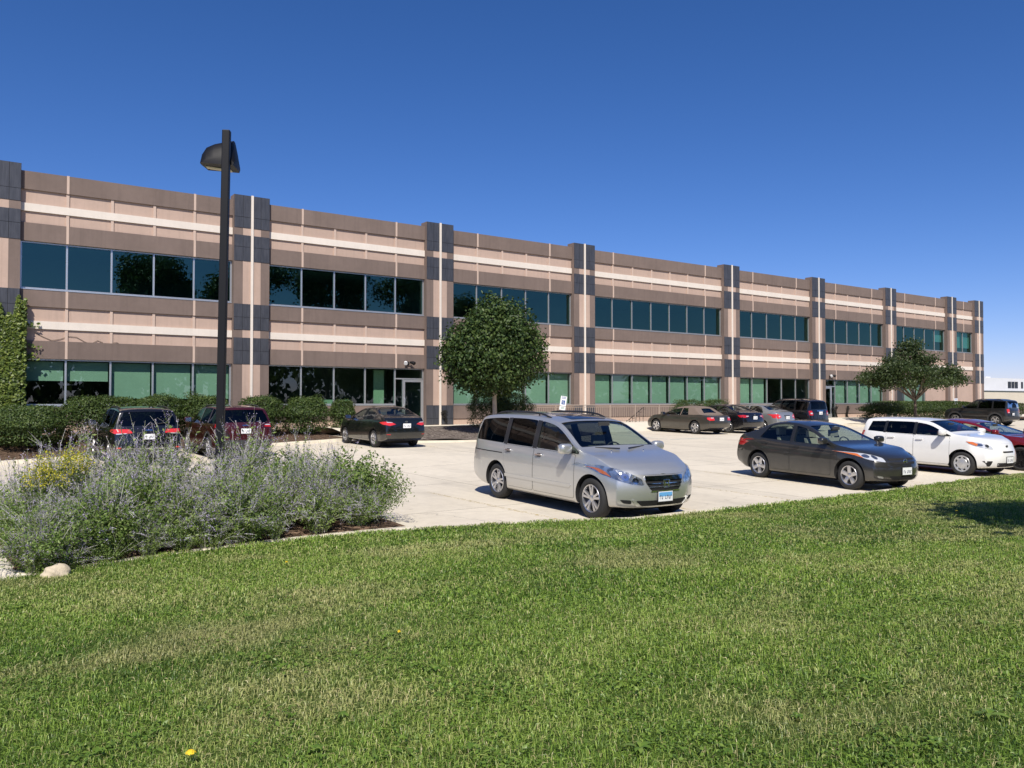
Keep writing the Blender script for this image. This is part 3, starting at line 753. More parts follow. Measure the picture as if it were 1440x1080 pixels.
# the boulder at the lawn corner
def boulder(loc, r, label):
    bm = bmesh.new(); bmesh.ops.create_icosphere(bm, subdivisions=4, radius=1)
    for v in bm.verts:
        c = v.co; k = 1 + .12 * math.sin(c.x * 3.1 + 1) * math.cos(c.y * 2.7) + .07 * math.sin(c.z * 6 + c.x * 5) + .03 * math.sin(c.x * 13 + c.y * 11)
        v.co = Vector((c.x * r[0], c.y * r[1], max(c.z, -.5) * r[2])) * k
    me = bpy.data.meshes.new('boulder'); bm.to_mesh(me); bm.free()
    me.materials.append(surf('boulder_stone', (.52, .44, .32), .2, 5, .9, bump=.5, bscale=30, bdist=.02)); smooth_mesh(me, 60)
    return tag(link_mesh('boulder', me, None, loc), label, 'rock')
boulder((-18.02, -25.02, -.69), (.15, .11, .10), 'small pale boulder at the left foot of the flower bed')

G_SAGEL = leafmat('sage_leaf', [(.15, (.10, .165, .034)), (.5, (.20, .29, .066)), (.85, (.36, .44, .15))], .25, .6, 1.5)
G_SAGES = leafmat('sage_stem', [(.15, (.17, .19, .09)), (.5, (.32, .33, .23)), (.8, (.68, .65, .60))], .05, .7, 2)
G_SAGEF = leafmat('sage_flower', [(.1, (.32, .26, .46)), (.5, (.52, .43, .72)), (.9, (.74, .68, .86))], .2, .7, 3)
G_SHRUB = leafmat('broad_shrub_leaf', [(.15, (.06, .11, .022)), (.5, (.125, .20, .040)), (.85, (.25, .33, .09))], .3, .45, 2)
G_GOLD = leafmat('goldenrod_flower', [(.1, (.32, .30, .02)), (.5, (.52, .46, .03)), (.9, (.66, .60, .08))], .2, .7, 3)
G_GOLDL = leafmat('goldenrod_leaf', [(.1, (.05, .085, .02)), (.5, (.10, .15, .035)), (.9, (.19, .23, .06))], .3, .5, 3)

def sage_meshes(h, spread, ns):
    """stems that lean out and rise, small grey-green leaves low down, lilac calyxes along the upper half"""
    a = rng.uniform(0, 2 * math.pi, ns); rr = np.sqrt(rng.random(ns)); hh = h * np.where(rng.random(ns) < .16, rng.uniform(1.05, 1.36, ns), rng.uniform(.6, 1.0, ns)) * (1 - .25 * rr)
    d = np.stack([np.cos(a), np.sin(a), np.zeros(ns)], 1)
    P0 = d * (.16 * rr)[:, None]; P2 = d * (spread * rr * rng.uniform(.7, 1.25, ns))[:, None] + np.stack([np.zeros(ns), np.zeros(ns), hh], 1)
    P1 = d * (spread * rr * .35)[:, None] + np.stack([np.zeros(ns), np.zeros(ns), hh * .62], 1)
    low = rr > .8; P2[low, 2] *= .55; P2[low, :2] *= 1.25
    st = [ribbons(P0, P1, P2, np.where(rng.random(ns) < .2, .014, .007), np.where(rng.random(ns) < .2, .007, .0035), 4)]
    def along(t): return P0 * ((1 - t) ** 2)[:, None] + P1 * (2 * t * (1 - t))[:, None] + P2 * (t * t)[:, None]
    # side branches in the flower zone
    bs = []
    for k in range(5):
        t = rng.uniform(.68, .97, ns); b = along(t); dd = unit(unit(P2 - P1) * 1.1 + rng.normal(size=(ns, 3)) * .45); ln = rng.uniform(.08, .24, ns)[:, None]
        bs.append((b, b + dd * ln)); st.append(ribbons(b, b + dd * ln * .5 + np.array([0, 0, .01]), b + dd * ln, .004, .002, 2))
    lv = []; fl = []
    for k in range(26):
        t = rng.uniform(.05, .90, ns) ** .95; p = along(t) + rng.normal(size=(ns, 3)) * .022
        lv.append(leaf_cloud(p, unit(rng.normal(size=(ns, 3)) + np.array([0, 0, .6])), rng.uniform(.035, .078, ns), rng.uniform(.013, .029, ns), .15, -.3))
    for k in range(9):
        t = rng.uniform(.70, 1.0, ns); p = along(t) + rng.normal(size=(ns, 3)) * .008
        fl.append(leaf_cloud(p, unit(rng.normal(size=(ns, 3))), rng.uniform(.010, .022, ns), rng.uniform(.007, .013, ns), .3))
    for (b, e) in bs:
        for k in range(3):
            s_ = rng.uniform(.15, 1, ns)[:, None]; p = b * (1 - s_) + e * s_ + rng.normal(size=(ns, 3)) * .005
            fl.append(leaf_cloud(p, unit(rng.normal(size=(ns, 3))), rng.uniform(.010, .020, ns), rng.uniform(.006, .012, ns), .3))
    return (np_mesh('stem', *merge(st)[:3], G_SAGES, merge(st)[3]) if False else mk('stem', st, G_SAGES)), mk('foliage', lv, G_SAGEL), mk('flower', fl, G_SAGEF)
def mk(name, parts, mat):
    V, F, Sz, Q = merge(parts); return np_mesh(name, V, F, Sz, mat, Q)
SAGE = [sage_meshes(1.04, .62, 110), sage_meshes(.88, .70, 110), sage_meshes(1.14, .52, 95)]
def place(name, meshes, names, x, y, rz, sc, label, cat, group):
    x = max(x, -18.2 + .25 * random.random()); y = max(y, float(ledge(np.float64(x))) + .16 + .30 * random.random() * (sc > .6))
    t = empty(name, (x, y, z_at(islandz, x, y) - .03), rz, label, cat, group); t.scale = (sc, sc, sc)
    for nm, me in zip(names, meshes): link_mesh(nm, me, t)
    return t
SG = 'Russian sage plants in the foreground bed'
sage_at = [(-18.35, -22.9, 0, .95, 'sprawling sage at the left tip of the bed with lilac tips over the concrete'),
           (-18.2, -21.5, 1, 1.0, 'silvery sage at the back left of the bed before the black wagon'),
           (-17.1, -21.2, 2, 1.05, 'tall silvery sage right behind the goldenrod'),
           (-16.75, -22.3, 0, 1.1, 'tall silvery sage left of the lamp post'),
           (-16.1, -21.5, 2, 1.1, 'tall lilac sage behind the lamp post'),
           (-15.2, -22.1, 0, 1.08, 'tall lilac sage immediately right of the lamp post'),
           (-15.1, -21.0, 1, 1.05, 'lilac sage at the back of the bed right of the lamp post'),
           (-14.4, -22.3, 1, 1.0, 'greyish lilac sage between the lamp post and the leafy right end'),
           (-14.1, -21.3, 2, .95, 'lilac sage at the back right of the bed below the black sedan'),
           (-16.0, -23.3, 1, 1.0, 'grey-green sage in front of the lamp post'),
           (-15.1, -23.5, 0, .85, 'low grey sage bending toward the lawn in the bed middle'),
           (-17.6, -23.6, 1, .9, 'grey-green sage among the leafy shrubs at the front left'),
           (-18.75, -23.9, 2, .62, 'low purple sage spilling over the left kerb'),
           (-14.35, -23.2, 2, .85, 'sage leaning over the shaded gap near the right end'),
           (-13.75, -22.4, 0, .9, 'lilac-topped sage at the right end of the bed'),
           (-17.6, -22.5, 2, 1.0, 'silvery sage behind the yellow goldenrod flowers'),
           (-17.9, -24.85, 1, .5, 'low sage fringe at the lawn just right of the boulder'), (-17.0, -24.9, 0, .45, 'low sage fringe at the lawn left of the lamp post line'), (-16.2, -24.9, 1, .45, 'low sage fringe at the lawn straight below the lamp post'),
           (-15.4, -24.88, 2, .36, 'small sage tuft by the lawn at the start of the bark strip'), (-18.9, -24.75, 2, .5, 'purple-tipped sage beside the boulder on its left'), (-17.4, -24.2, 2, .9, 'tall sage among the leafy shrubs at the front left'), (-16.75, -23.3, 0, 1.0, 'silvery sage in the front centre left of the bed'),
           (-18.6, -24.5, 0, .72, 'low grey sage at the front left corner of the bed'), (-16.55, -24.0, 2, .85, 'grey-green sage between the front shrubs left of the lamp post'),
           (-16.3, -24.55, 1, .75, 'short silvery sage at the lawn edge below the lamp post'), (-15.35, -24.45, 1, .8, 'low grey sage at the lawn edge right of the lamp post'),
           (-14.75, -24.15, 0, .85, 'grey sage drooping over the bark in the right half of the bed'), (-17.0, -22.9, 1, 1.02, 'silvery sage in the heart of the bed left of the lamp post'),
           (-15.6, -22.75, 2, 1.0, 'lilac sage hugging the foot of the lamp post'), (-14.9, -21.6, 2, 1.08, 'tall lilac sage in the rear centre right of the bed'), (-13.95, -21.9, 1, .98, 'lilac sage near the rear right corner of the bed'),
           (-17.7, -21.9, 0, 1.05, 'tall silvery sage at the rear left behind the goldenrod'), (-14.1, -23.9, 1, .72, 'low sage with lilac tips at the right end before the bark'), (-15.9, -24.1, 0, .85, 'grey-green sage at the front of the bed left of the bark gap'), (-14.6, -23.3, 2, .9, 'silvery sage in the front right half of the bed'), (-18.75, -22.2, 1, .9, 'pale sage leaning out at the far left of the bed')]
for x, y, k, sc, lb in sage_at:
    place('sage_plant', SAGE[k], ('stem', 'foliage', 'flower'), x, y, rng.uniform(0, 6), sc, lb, 'flower plant', SG)
def shrub_mesh(h, a, n, leaf, lm, up=.0):
    ns = 60; an = rng.uniform(0, 6.28, ns); rr = np.sqrt(rng.random(ns)); d = np.stack([np.cos(an), np.sin(an), 0 * an], 1); hh = h * rng.uniform(.6, 1.0, ns) * (1 - .3 * rr)
    P0 = d * (.12 * rr)[:, None]; P2 = d * (a * rr)[:, None] + np.stack([0 * an, 0 * an, hh], 1); P1 = d * (a * rr * .5)[:, None] + np.stack([0 * an, 0 * an, hh * .6], 1)
    st = [ribbons(P0, P1, P2, .012, .004, 4)]; lv = []
    for k in range(n // ns):
        t = rng.uniform(.08, 1.0, ns); p = P0 * ((1 - t) ** 2)[:, None] + P1 * (2 * t * (1 - t))[:, None] + P2 * (t * t)[:, None] + rng.normal(size=(ns, 3)) * .055
        p[:, 2] = np.maximum(p[:, 2], .02)
        lv.append(leaf_cloud(p, unit(d * .6 + rng.normal(size=(ns, 3)) * .6 + np.array([0, 0, .7])), leaf * rng.uniform(.6, 1.3, ns), leaf * rng.uniform(.35, .6, ns), .15, .2))
    return mk('stem', st, G_SAGES), mk('foliage', lv, lm)
SHR = [shrub_mesh(1.08, .72, 3900, .06, G_SHRUB), shrub_mesh(.9, .8, 3900, .045, G_SHRUB)]
for x, y, k, sc, lb in [(-17.85, -24.15, 1, .95, 'dense leafy green shrub at the front left of the bed'), (-17.15, -23.75, 0, .95, 'bright green shrub second from the left along the bed front'),
                        (-18.3, -23.3, 1, .9, 'leafy shrub left of the goldenrod'), (-15.75, -23.85, 0, .85, 'green shrub in front of the lamp post near the lawn'),
                        (-14.75, -22.8, 0, 1.0, 'leafy green shrub in the right half of the bed'), (-13.85, -23.1, 0, 1.1, 'broad-leaved shrub closing the right end of the bed'),
                        (-13.55, -22.9, 1, 1.0, 'low leafy shrub overhanging the concrete at the right tip'), (-16.9, -24.3, 1, .78, 'low spreading shrub at the lawn edge left of centre'),
                        (-17.45, -24.95, 1, .45, 'low leafy tuft at the lawn edge left of centre'), (-16.6, -24.95, 0, .38, 'small leafy tuft at the lawn edge in the bed centre'), (-18.1, -24.6, 1, .85, 'leafy shrub above the pale boulder'), (-17.5, -24.65, 0, .72, 'bushy green shrub at the lawn edge right of the boulder'), (-15.75, -24.6, 1, .75, 'low green shrub in front of the lamp post by the lawn'), (-15.15, -22.9, 1, .95, 'fresh green shrub just right of the lamp post'), (-13.9, -23.6, 1, .8, 'small green shrub at the edge of the bark near the right end')]:
    place('leafy_shrub', SHR[k], ('stem', 'foliage'), x, y, rng.uniform(0, 6), sc, lb, 'shrub', 'leafy green shrubs among the sage')
def gold_mesh():
    ns = 34; an = rng.uniform(0, 6.28, ns); rr = np.sqrt(rng.random(ns)); d = np.stack([np.cos(an), np.sin(an), 0 * an], 1); hh = 1.15 * rng.uniform(.8, 1.0, ns)
    P0 = d * (.15 * rr)[:, None]; P2 = d * (.34 * rr)[:, None] + np.stack([0 * an, 0 * an, hh], 1); P1 = P0 * .5 + P2 * .5
    st = [ribbons(P0, P1, P2, .01, .004, 4)]; lv = []; fl = []
    for k in range(20):
        t = rng.uniform(.15, .85, ns); p = P0 * (1 - t)[:, None] + P2 * t[:, None] + rng.normal(size=(ns, 3)) * .02
        lv.append(leaf_cloud(p, unit(d * .4 + rng.normal(size=(ns, 3)) * .5 + np.array([0, 0, .8])), rng.uniform(.06, .11, ns), rng.uniform(.012, .02, ns), .15, .2))
    for k in range(26):
        t = rng.uniform(.8, 1.0, ns); p = P0 * (1 - t)[:, None] + P2 * t[:, None] + rng.normal(size=(ns, 3)) * np.array([.05, .05, .02]) * (1.6 - t)[:, None] * 1.2
        fl.append(leaf_cloud(p, unit(rng.normal(size=(ns, 3)) + np.array([0, 0, .5])), rng.uniform(.014, .03, ns), rng.uniform(.012, .024, ns), .3))
    return mk('stem', st, G_GOLDL), mk('foliage', lv, G_GOLDL), mk('flower', fl, G_GOLD)
GM = gold_mesh()
for x, y, sc, lb in ((-17.75, -22.95, 1.02, 'yellow-flowered goldenrod standing above the sage on the left'), (-18.05, -23.2, .88, 'shorter goldenrod with yellow plumes at the left of the flower bed')):
    place('goldenrod', GM, ('stem', 'foliage', 'flower'), x, y, rng.uniform(0, 6), sc, lb, 'flower plant', 'goldenrods in the foreground bed')
# pale grasses right of the dark off-road wagon
PG = sage_meshes(1.1, .7, 90)
for x, y, lb in ((42.6, -10.2, 'pale dry clump of sage beside the dark off-road wagon'), (43.6, -11.4, 'pale dry clump of sage at the right edge behind the red sedan')):
    t = empty('sage_clump', (x, y, z_at(lotz, x, y)), 0, lb, 'flower plant', 'pale sage clumps at the right edge')
    for nm, me in zip(('stem', 'foliage', 'flower'), PG): link_mesh(nm, me, t)

# ---- mown grass: every blade a bent strip; denser and finer near the camera
def grass():
    fwd = np.array([math.sin(YAW), math.cos(YAW)]); rt = np.array([math.cos(YAW), -math.sin(YAW)])
    parts = []
    for (d0, d1, dens, w, h, m) in ((1.2, 4.2, 8500, .0040, .050, 1.9), (4.2, 6.5, 6500, .0052, .050, 1.7), (6.5, 9.5, 4200, .0072, .052, 1.55), (9.5, 14, 2300, .0105, .054, 1.4), (14, 24, 1250, .014, .056, 1.3), (24, 36, 500, .022, .06, 1.1)):
        tanh = .625 * m
        area = tanh * (d1 ** 2 - d0 ** 2); n = int(area * dens)
        d = np.sqrt(rng.uniform(d0 ** 2, d1 ** 2, n)); u = rng.uniform(-tanh, tanh, n) * d
        xy = np.array(CAM[:2]) + d[:, None] * fwd + u[:, None] * rt
        x, y = xy[:, 0], xy[:, 1]
        edge = ledge(x) - .05 + .05 * np.sin(x * 7) + .04 * rng.normal(size=n)
        kp = (y < edge) & (y > -60); x, y = x[kp], y[kp]; n = len(x)
        # clumps, thin dry patches
        cl = np.sin(x * 2.1 + np.sin(y * 1.7) * 1.3) * np.cos(y * 2.6 + np.sin(x * 1.1)) + .6 * np.sin(x * 5.3 + y * 3.1) * np.cos(y * 4.7 - x * 1.9)
        hh = h * rng.uniform(.55, 1.2, n) * (1 + .16 * cl)
        az = rng.uniform(0, 2 * math.pi, n); lean = rng.uniform(.25, 1.25, n)
        dirx, diry = np.cos(az), np.sin(az)
        z0 = lawnz(x, y) - .006
        P0 = np.stack([x, y, z0], 1)
        L = hh[:, None]
        P1 = P0 + np.stack([dirx * lean * .30, diry * lean * .30, .62 + 0 * x], 1) * L
        P2 = P0 + np.stack([dirx * lean * .95, diry * lean * .95, 1.0 - .46 * lean], 1) * L
        side = np.stack([-diry, dirx, rng.normal(size=n) * .35], 1); side = unit(side + rng.normal(size=(n, 3)) * .3)
        ww = (w * rng.uniform(.6, 1.3, n))[:, None]
        V = np.stack([P0 - side * ww * .5, P0 + side * ww * .5, P1 + side * ww * .42, P1 - side * ww * .42, P2], 1).reshape(-1, 3)
        i = np.arange(n)[:, None] * 5
        F = np.concatenate([i, i + 1, i + 2, i + 3, i + 3, i + 2, i + 4], 1).reshape(-1)
        Sz = np.tile([4, 3], n)
        parts.append((V, F, Sz, np.repeat(rng.random(n), 5)))
    return merge(parts)
def grass_mat():
    t = NT('grass_blade'); p = t.pos()
    at = t.n('ShaderNodeAttribute', attribute_name='rnd')
    n1 = t.noise(t.pos((1, 1, 0)), .42, 4, .65); n2 = t.noise(t.pos((1, 1, 0)), 2.4, 4, .65); n0 = t.noise(t.pos((1, 1.6, 0), (0, 0, .5)), .17, 2)
    k = t.math('ADD', t.math('MULTIPLY', at.outputs['Fac'], .32), t.math('ADD', t.math('MULTIPLY', n1, .36), t.math('ADD', t.math('MULTIPLY', n2, .28), t.math('MULTIPLY', t.math('SUBTRACT', n0, .47), .35))))
    col = t.ramp(k, [(.30, (.050, .112, .015)), (.42, (.125, .225, .029)), (.54, (.25, .375, .055)), (.68, (.40, .475, .13))])
    dry = t.ramp(t.math('ADD', t.math('MULTIPLY', t.noise(t.pos((1, 1.5, 0), (0, 0, .4)), .42, 4, .6), 1.0), t.math('MULTIPLY', at.outputs['Fac'], .14)), [(.555, (0, 0, 0)), (.71, (1, 1, 1))])
    col = t.mix(t.math('MULTIPLY', dry, .62), col, (.50, .45, .21))
    straw = t.ramp(at.outputs['Fac'], [(.90, (0, 0, 0)), (.93, (1, 1, 1))])
    col = t.mix(t.math('MULTIPLY', straw, .8), col, (.50, .43, .22))
    pr = t.princ(Base_Color=col, Roughness=.42, Specular_IOR_Level=.4)
    tl = t.n('ShaderNodeBsdfTranslucent'); t.l(t.mix(.4, col, (.30, .42, .05)), tl.inputs['Color'])
    mx = t.n('ShaderNodeMixShader', inp={0: .3, 1: pr, 2: tl.outputs[0]})
    return t.done(mx.outputs[0])
V, F, Sz, Q = grass()
tag(link_mesh('grass', np_mesh('grass', V, F, Sz, grass_mat(), Q)), 'mown green lawn grass with dry patches', 'grass', None, 'stuff')
del V, F, Sz, Q
# broad-leaved weeds
G_WEED = leafmat('weed_leaf', [(.1, (.075, .15, .022)), (.5, (.14, .235, .036)), (.9, (.25, .34, .07))], .3, .4, 3)
def weed_mesh(nl, r):
    a = np.linspace(0, 6.28, nl, endpoint=False) + rng.normal(size=nl) * .3; L = r * rng.uniform(.6, 1.1, nl)
    d = np.stack([np.cos(a), np.sin(a), 0 * a], 1); rows = []
    prof = [0, .35, .8, 1.0, .75, .9, .5, 0]
    for k, wv in enumerate(prof):
        t = k / (len(prof) - 1); c = d * (L * t)[:, None] + np.stack([0 * a, 0 * a, .02 + .11 * t - .10 * t * t + 0 * a], 1); s_ = np.stack([-np.sin(a), np.cos(a), 0 * a], 1) * (L * .16 * wv + .002)[:, None]
        rows += [c - s_, c + s_ + np.array([0, 0, .006])]
    m = len(rows); V = np.stack(rows, 1).reshape(-1, 3); i = np.arange(nl)[:, None] * m
    F = np.concatenate([np.concatenate([i + 2 * k, i + 2 * k + 1, i + 2 * k + 3, i + 2 * k + 2], 1) for k in range(m // 2 - 1)], 1).reshape(-1)
    return np_mesh('weed_leaf', V, F, np.full(nl * (m // 2 - 1), 4), G_WEED, np.repeat(rng.random(nl), m))
WEED = [weed_mesh(7, .13), weed_mesh(9, .11), weed_mesh(6, .16), weed_mesh(11, .10)]

def clover_mesh(r, n_):
    n_ = n_ * 2
    a = rng.uniform(0, 6.28, n_); q = np.sqrt(rng.random(n_)) * r * (1 + .3 * np.sin(a * 3))
    Pp = np.stack([np.cos(a) * q, np.sin(a) * q, rng.uniform(.012, .05, n_)], 1)
    V, F, Sz, Q = leaf_cloud(Pp, unit(rng.normal(size=(n_, 3)) * .45 + np.array([0, 0, 1.0])), rng.uniform(.014, .036, n_), rng.uniform(.009, .020, n_), .1)
    return np_mesh('weed_leaf', V, F, Sz, G_WEED, Q)
CLOVER = [clover_mesh(.13, 42), clover_mesh(.19, 60), clover_mesh(.10, 30), clover_mesh(.24, 85)]
# ---------------------------------------------------------------- vehicles
def pchip(pts, x):
    p = sorted(pts); X = np.array([a for a, _ in p], float); Y = np.array([b for _, b in p], float)
    x = np.clip(x, X[0], X[-1]); h = np.diff(X); d = np.diff(Y) / h
    m = np.zeros(len(X)); m[0], m[-1] = d[0], d[-1]
    for i in range(1, len(X) - 1):
        if d[i - 1] * d[i] > 0:
            w1, w2 = 2 * h[i] + h[i - 1], h[i] + 2 * h[i - 1]; m[i] = (w1 + w2) / (w1 / d[i - 1] + w2 / d[i])
    i = np.clip(np.searchsorted(X, x) - 1, 0, len(h) - 1); t = (x - X[i]) / h[i]
    return (Y[i] * (2 * t ** 3 - 3 * t ** 2 + 1) + m[i] * h[i] * (t ** 3 - 2 * t ** 2 + t) + Y[i + 1] * (-2 * t ** 3 + 3 * t ** 2) + m[i + 1] * h[i] * (t ** 3 - t ** 2))

def paint(name, c, metal=.0, rough=.35, flake=0.0):
    if name in MATS: return MATS[name]
    t = NT(name); p = t.pos()
    n = t.noise(p, 3, 4)
    col = t.mix(n, tuple(x * .95 for x in c), tuple(min(1, x * 1.05) for x in c))
    # road dust near the sills
    z = t.n('ShaderNodeSeparateXYZ', inp={0: t.n('ShaderNodeTexCoord').outputs['Object']}).outputs[2]
    du = t.math('MULTIPLY', t.ramp(z, [(.18, (1, 1, 1)), (.55, (0, 0, 0))]), t.math('MULTIPLY', t.noise(p, 6, 4), .35))
    col = t.mix(du, col, (.30, .27, .23))
    ro = t.math('ADD', t.math('MULTIPLY', t.noise(p, 14, 4), .12), rough - .06)
    kw = dict(Base_Color=col, Metallic=metal, Roughness=ro, Coat_Weight=1.0, Coat_Roughness=.035, Coat_IOR=1.5)
    if flake: kw['Normal'] = t.bump(t.noise(p, 900, 1), flake, .0004)
    MATS[name] = t.done(t.princ(**kw)); return MATS[name]

def pane(name, tint, f0=.06, refl=(.9, .95, 1), graze=1.0):
    """thin vehicle glass: see-through tint, symmetric Schlick mirror"""
    if name in MATS: return MATS[name]
    t = NT(name)
    tr = t.n('ShaderNodeBsdfTransparent', inp={'Color': (*tint, 1)})
    gl = t.n('ShaderNodeBsdfGlossy', inp={'Color': (*refl, 1), 'Roughness': .0, 'Normal': t.bump(t.noise(t.pos(), .9, 2), .02, .05)})
    lw = t.n('ShaderNodeLayerWeight', inp={'Blend': .5})
    k = t.math('ADD', t.math('MULTIPLY', t.math('POWER', lw.outputs['Facing'], 5.0), graze * (1 - f0)), f0)
    mx = t.n('ShaderNodeMixShader', inp={0: k, 1: tr.outputs[0], 2: gl.outputs[0]})
    MATS[name] = t.done(mx.outputs[0]); return MATS[name]

C_GLASS = pane('car_glass', (.62, .70, .66))
C_GLASSD = pane('tinted_car_glass', (.08, .09, .10), .035, (.9, .95, 1), .4)
C_GLASSM = pane('half_tinted_car_glass', (.30, .34, .33))
C_BLACK = plain('black_trim', (.016, .016, .017), .45, 0, .2)
C_PLAST = plain('dark_plastic', (.035, .035, .036), .6)
C_GAP = plain('panel_gap', (.008, .008, .009), .8)
C_CHROME = plain('chrome', (.80, .80, .82), .12, 1.0)
C_ALLOY = plain('alloy_wheel', (.62, .62, .64), .28, .9)
C_ALLOYD = plain('black_alloy', (.025, .025, .027), .3, .6)
C_TYRE = plain('tyre_rubber', (.022, .022, .022), .8)
C_RED = plain('red_lamp', (.42, .010, .012), .12, 0, 1.0)
C_REDB = plain('bright_red_lamp', (.62, .03, .03), .12, 0, 1.0)
C_LENS = plain('clear_lamp', (.72, .74, .76), .10, .35, 1.0)
C_REFL = plain('lamp_reflector', (.34, .36, .38), .15, .9, 1.0)
C_AMBER = plain('amber_lamp', (.62, .16, .03), .15, 0, 1.0)
C_SEATG = surf('grey_seat_cloth', (.16, .16, .155), .15, 20, .9, bump=.2)
C_SEATT = surf('beige_seat_cloth', (.42, .39, .33), .1, 20, .9, bump=.2)
C_DASH = plain('dashboard_plastic', (.045, .045, .046), .7)
C_PLATE = plain('plate_white', (.82, .83, .84), .4)
C_PLATEB = plain('plate_blue', (.14, .40, .72), .4)
C_PLATET = plain('plate_print', (.10, .11, .16), .5)
C_DISC = plain('brake_disc', (.10, .10, .10), .5, .8)

def rounded(poly, r, k=4):
    """corner rounding for a 2-D polygon"""
    out = []; n = len(poly)
    for i in range(n):
        p = Vector(poly[i][:2]); a = Vector(poly[i - 1][:2]); b = Vector(poly[(i + 1) % n][:2])
        da, db = (a - p), (b - p); rr = min(r, da.length * .45, db.length * .45)
        p0, p1 = p + da.normalized() * rr, p + db.normalized() * rr
        for q in range(k + 1):
            t = q / k; out.append(tuple(p0 * (1 - t) ** 2 + p * 2 * t * (1 - t) + p1 * t * t))
    return out
def area2(poly): return sum(poly[i - 1][0] * poly[i][1] - poly[i][0] * poly[i - 1][1] for i in range(len(poly)))
def grown(poly, d):
    """offset polygon outward by d"""
    s = 1 if area2(poly) > 0 else -1; n = len(poly); out = []
    for i in range(n):
        p, a, b = Vector(poly[i]), Vector(poly[i - 1]), Vector(poly[(i + 1) % n])
        e1, e2 = (p - a), (b - p)
        if e1.length < 1e-6 or e2.length < 1e-6: out.append(tuple(p)); continue
        e1.normalize(); e2.normalize()
        n1, n2 = Vector((e1.y, -e1.x)) * s, Vector((e2.y, -e2.x)) * s
        m = (n1 + n2); m = m.normalized() if m.length > 1e-6 else n1
        out.append(tuple(p + m * d / max(.5, m.dot(n1))))
    return out

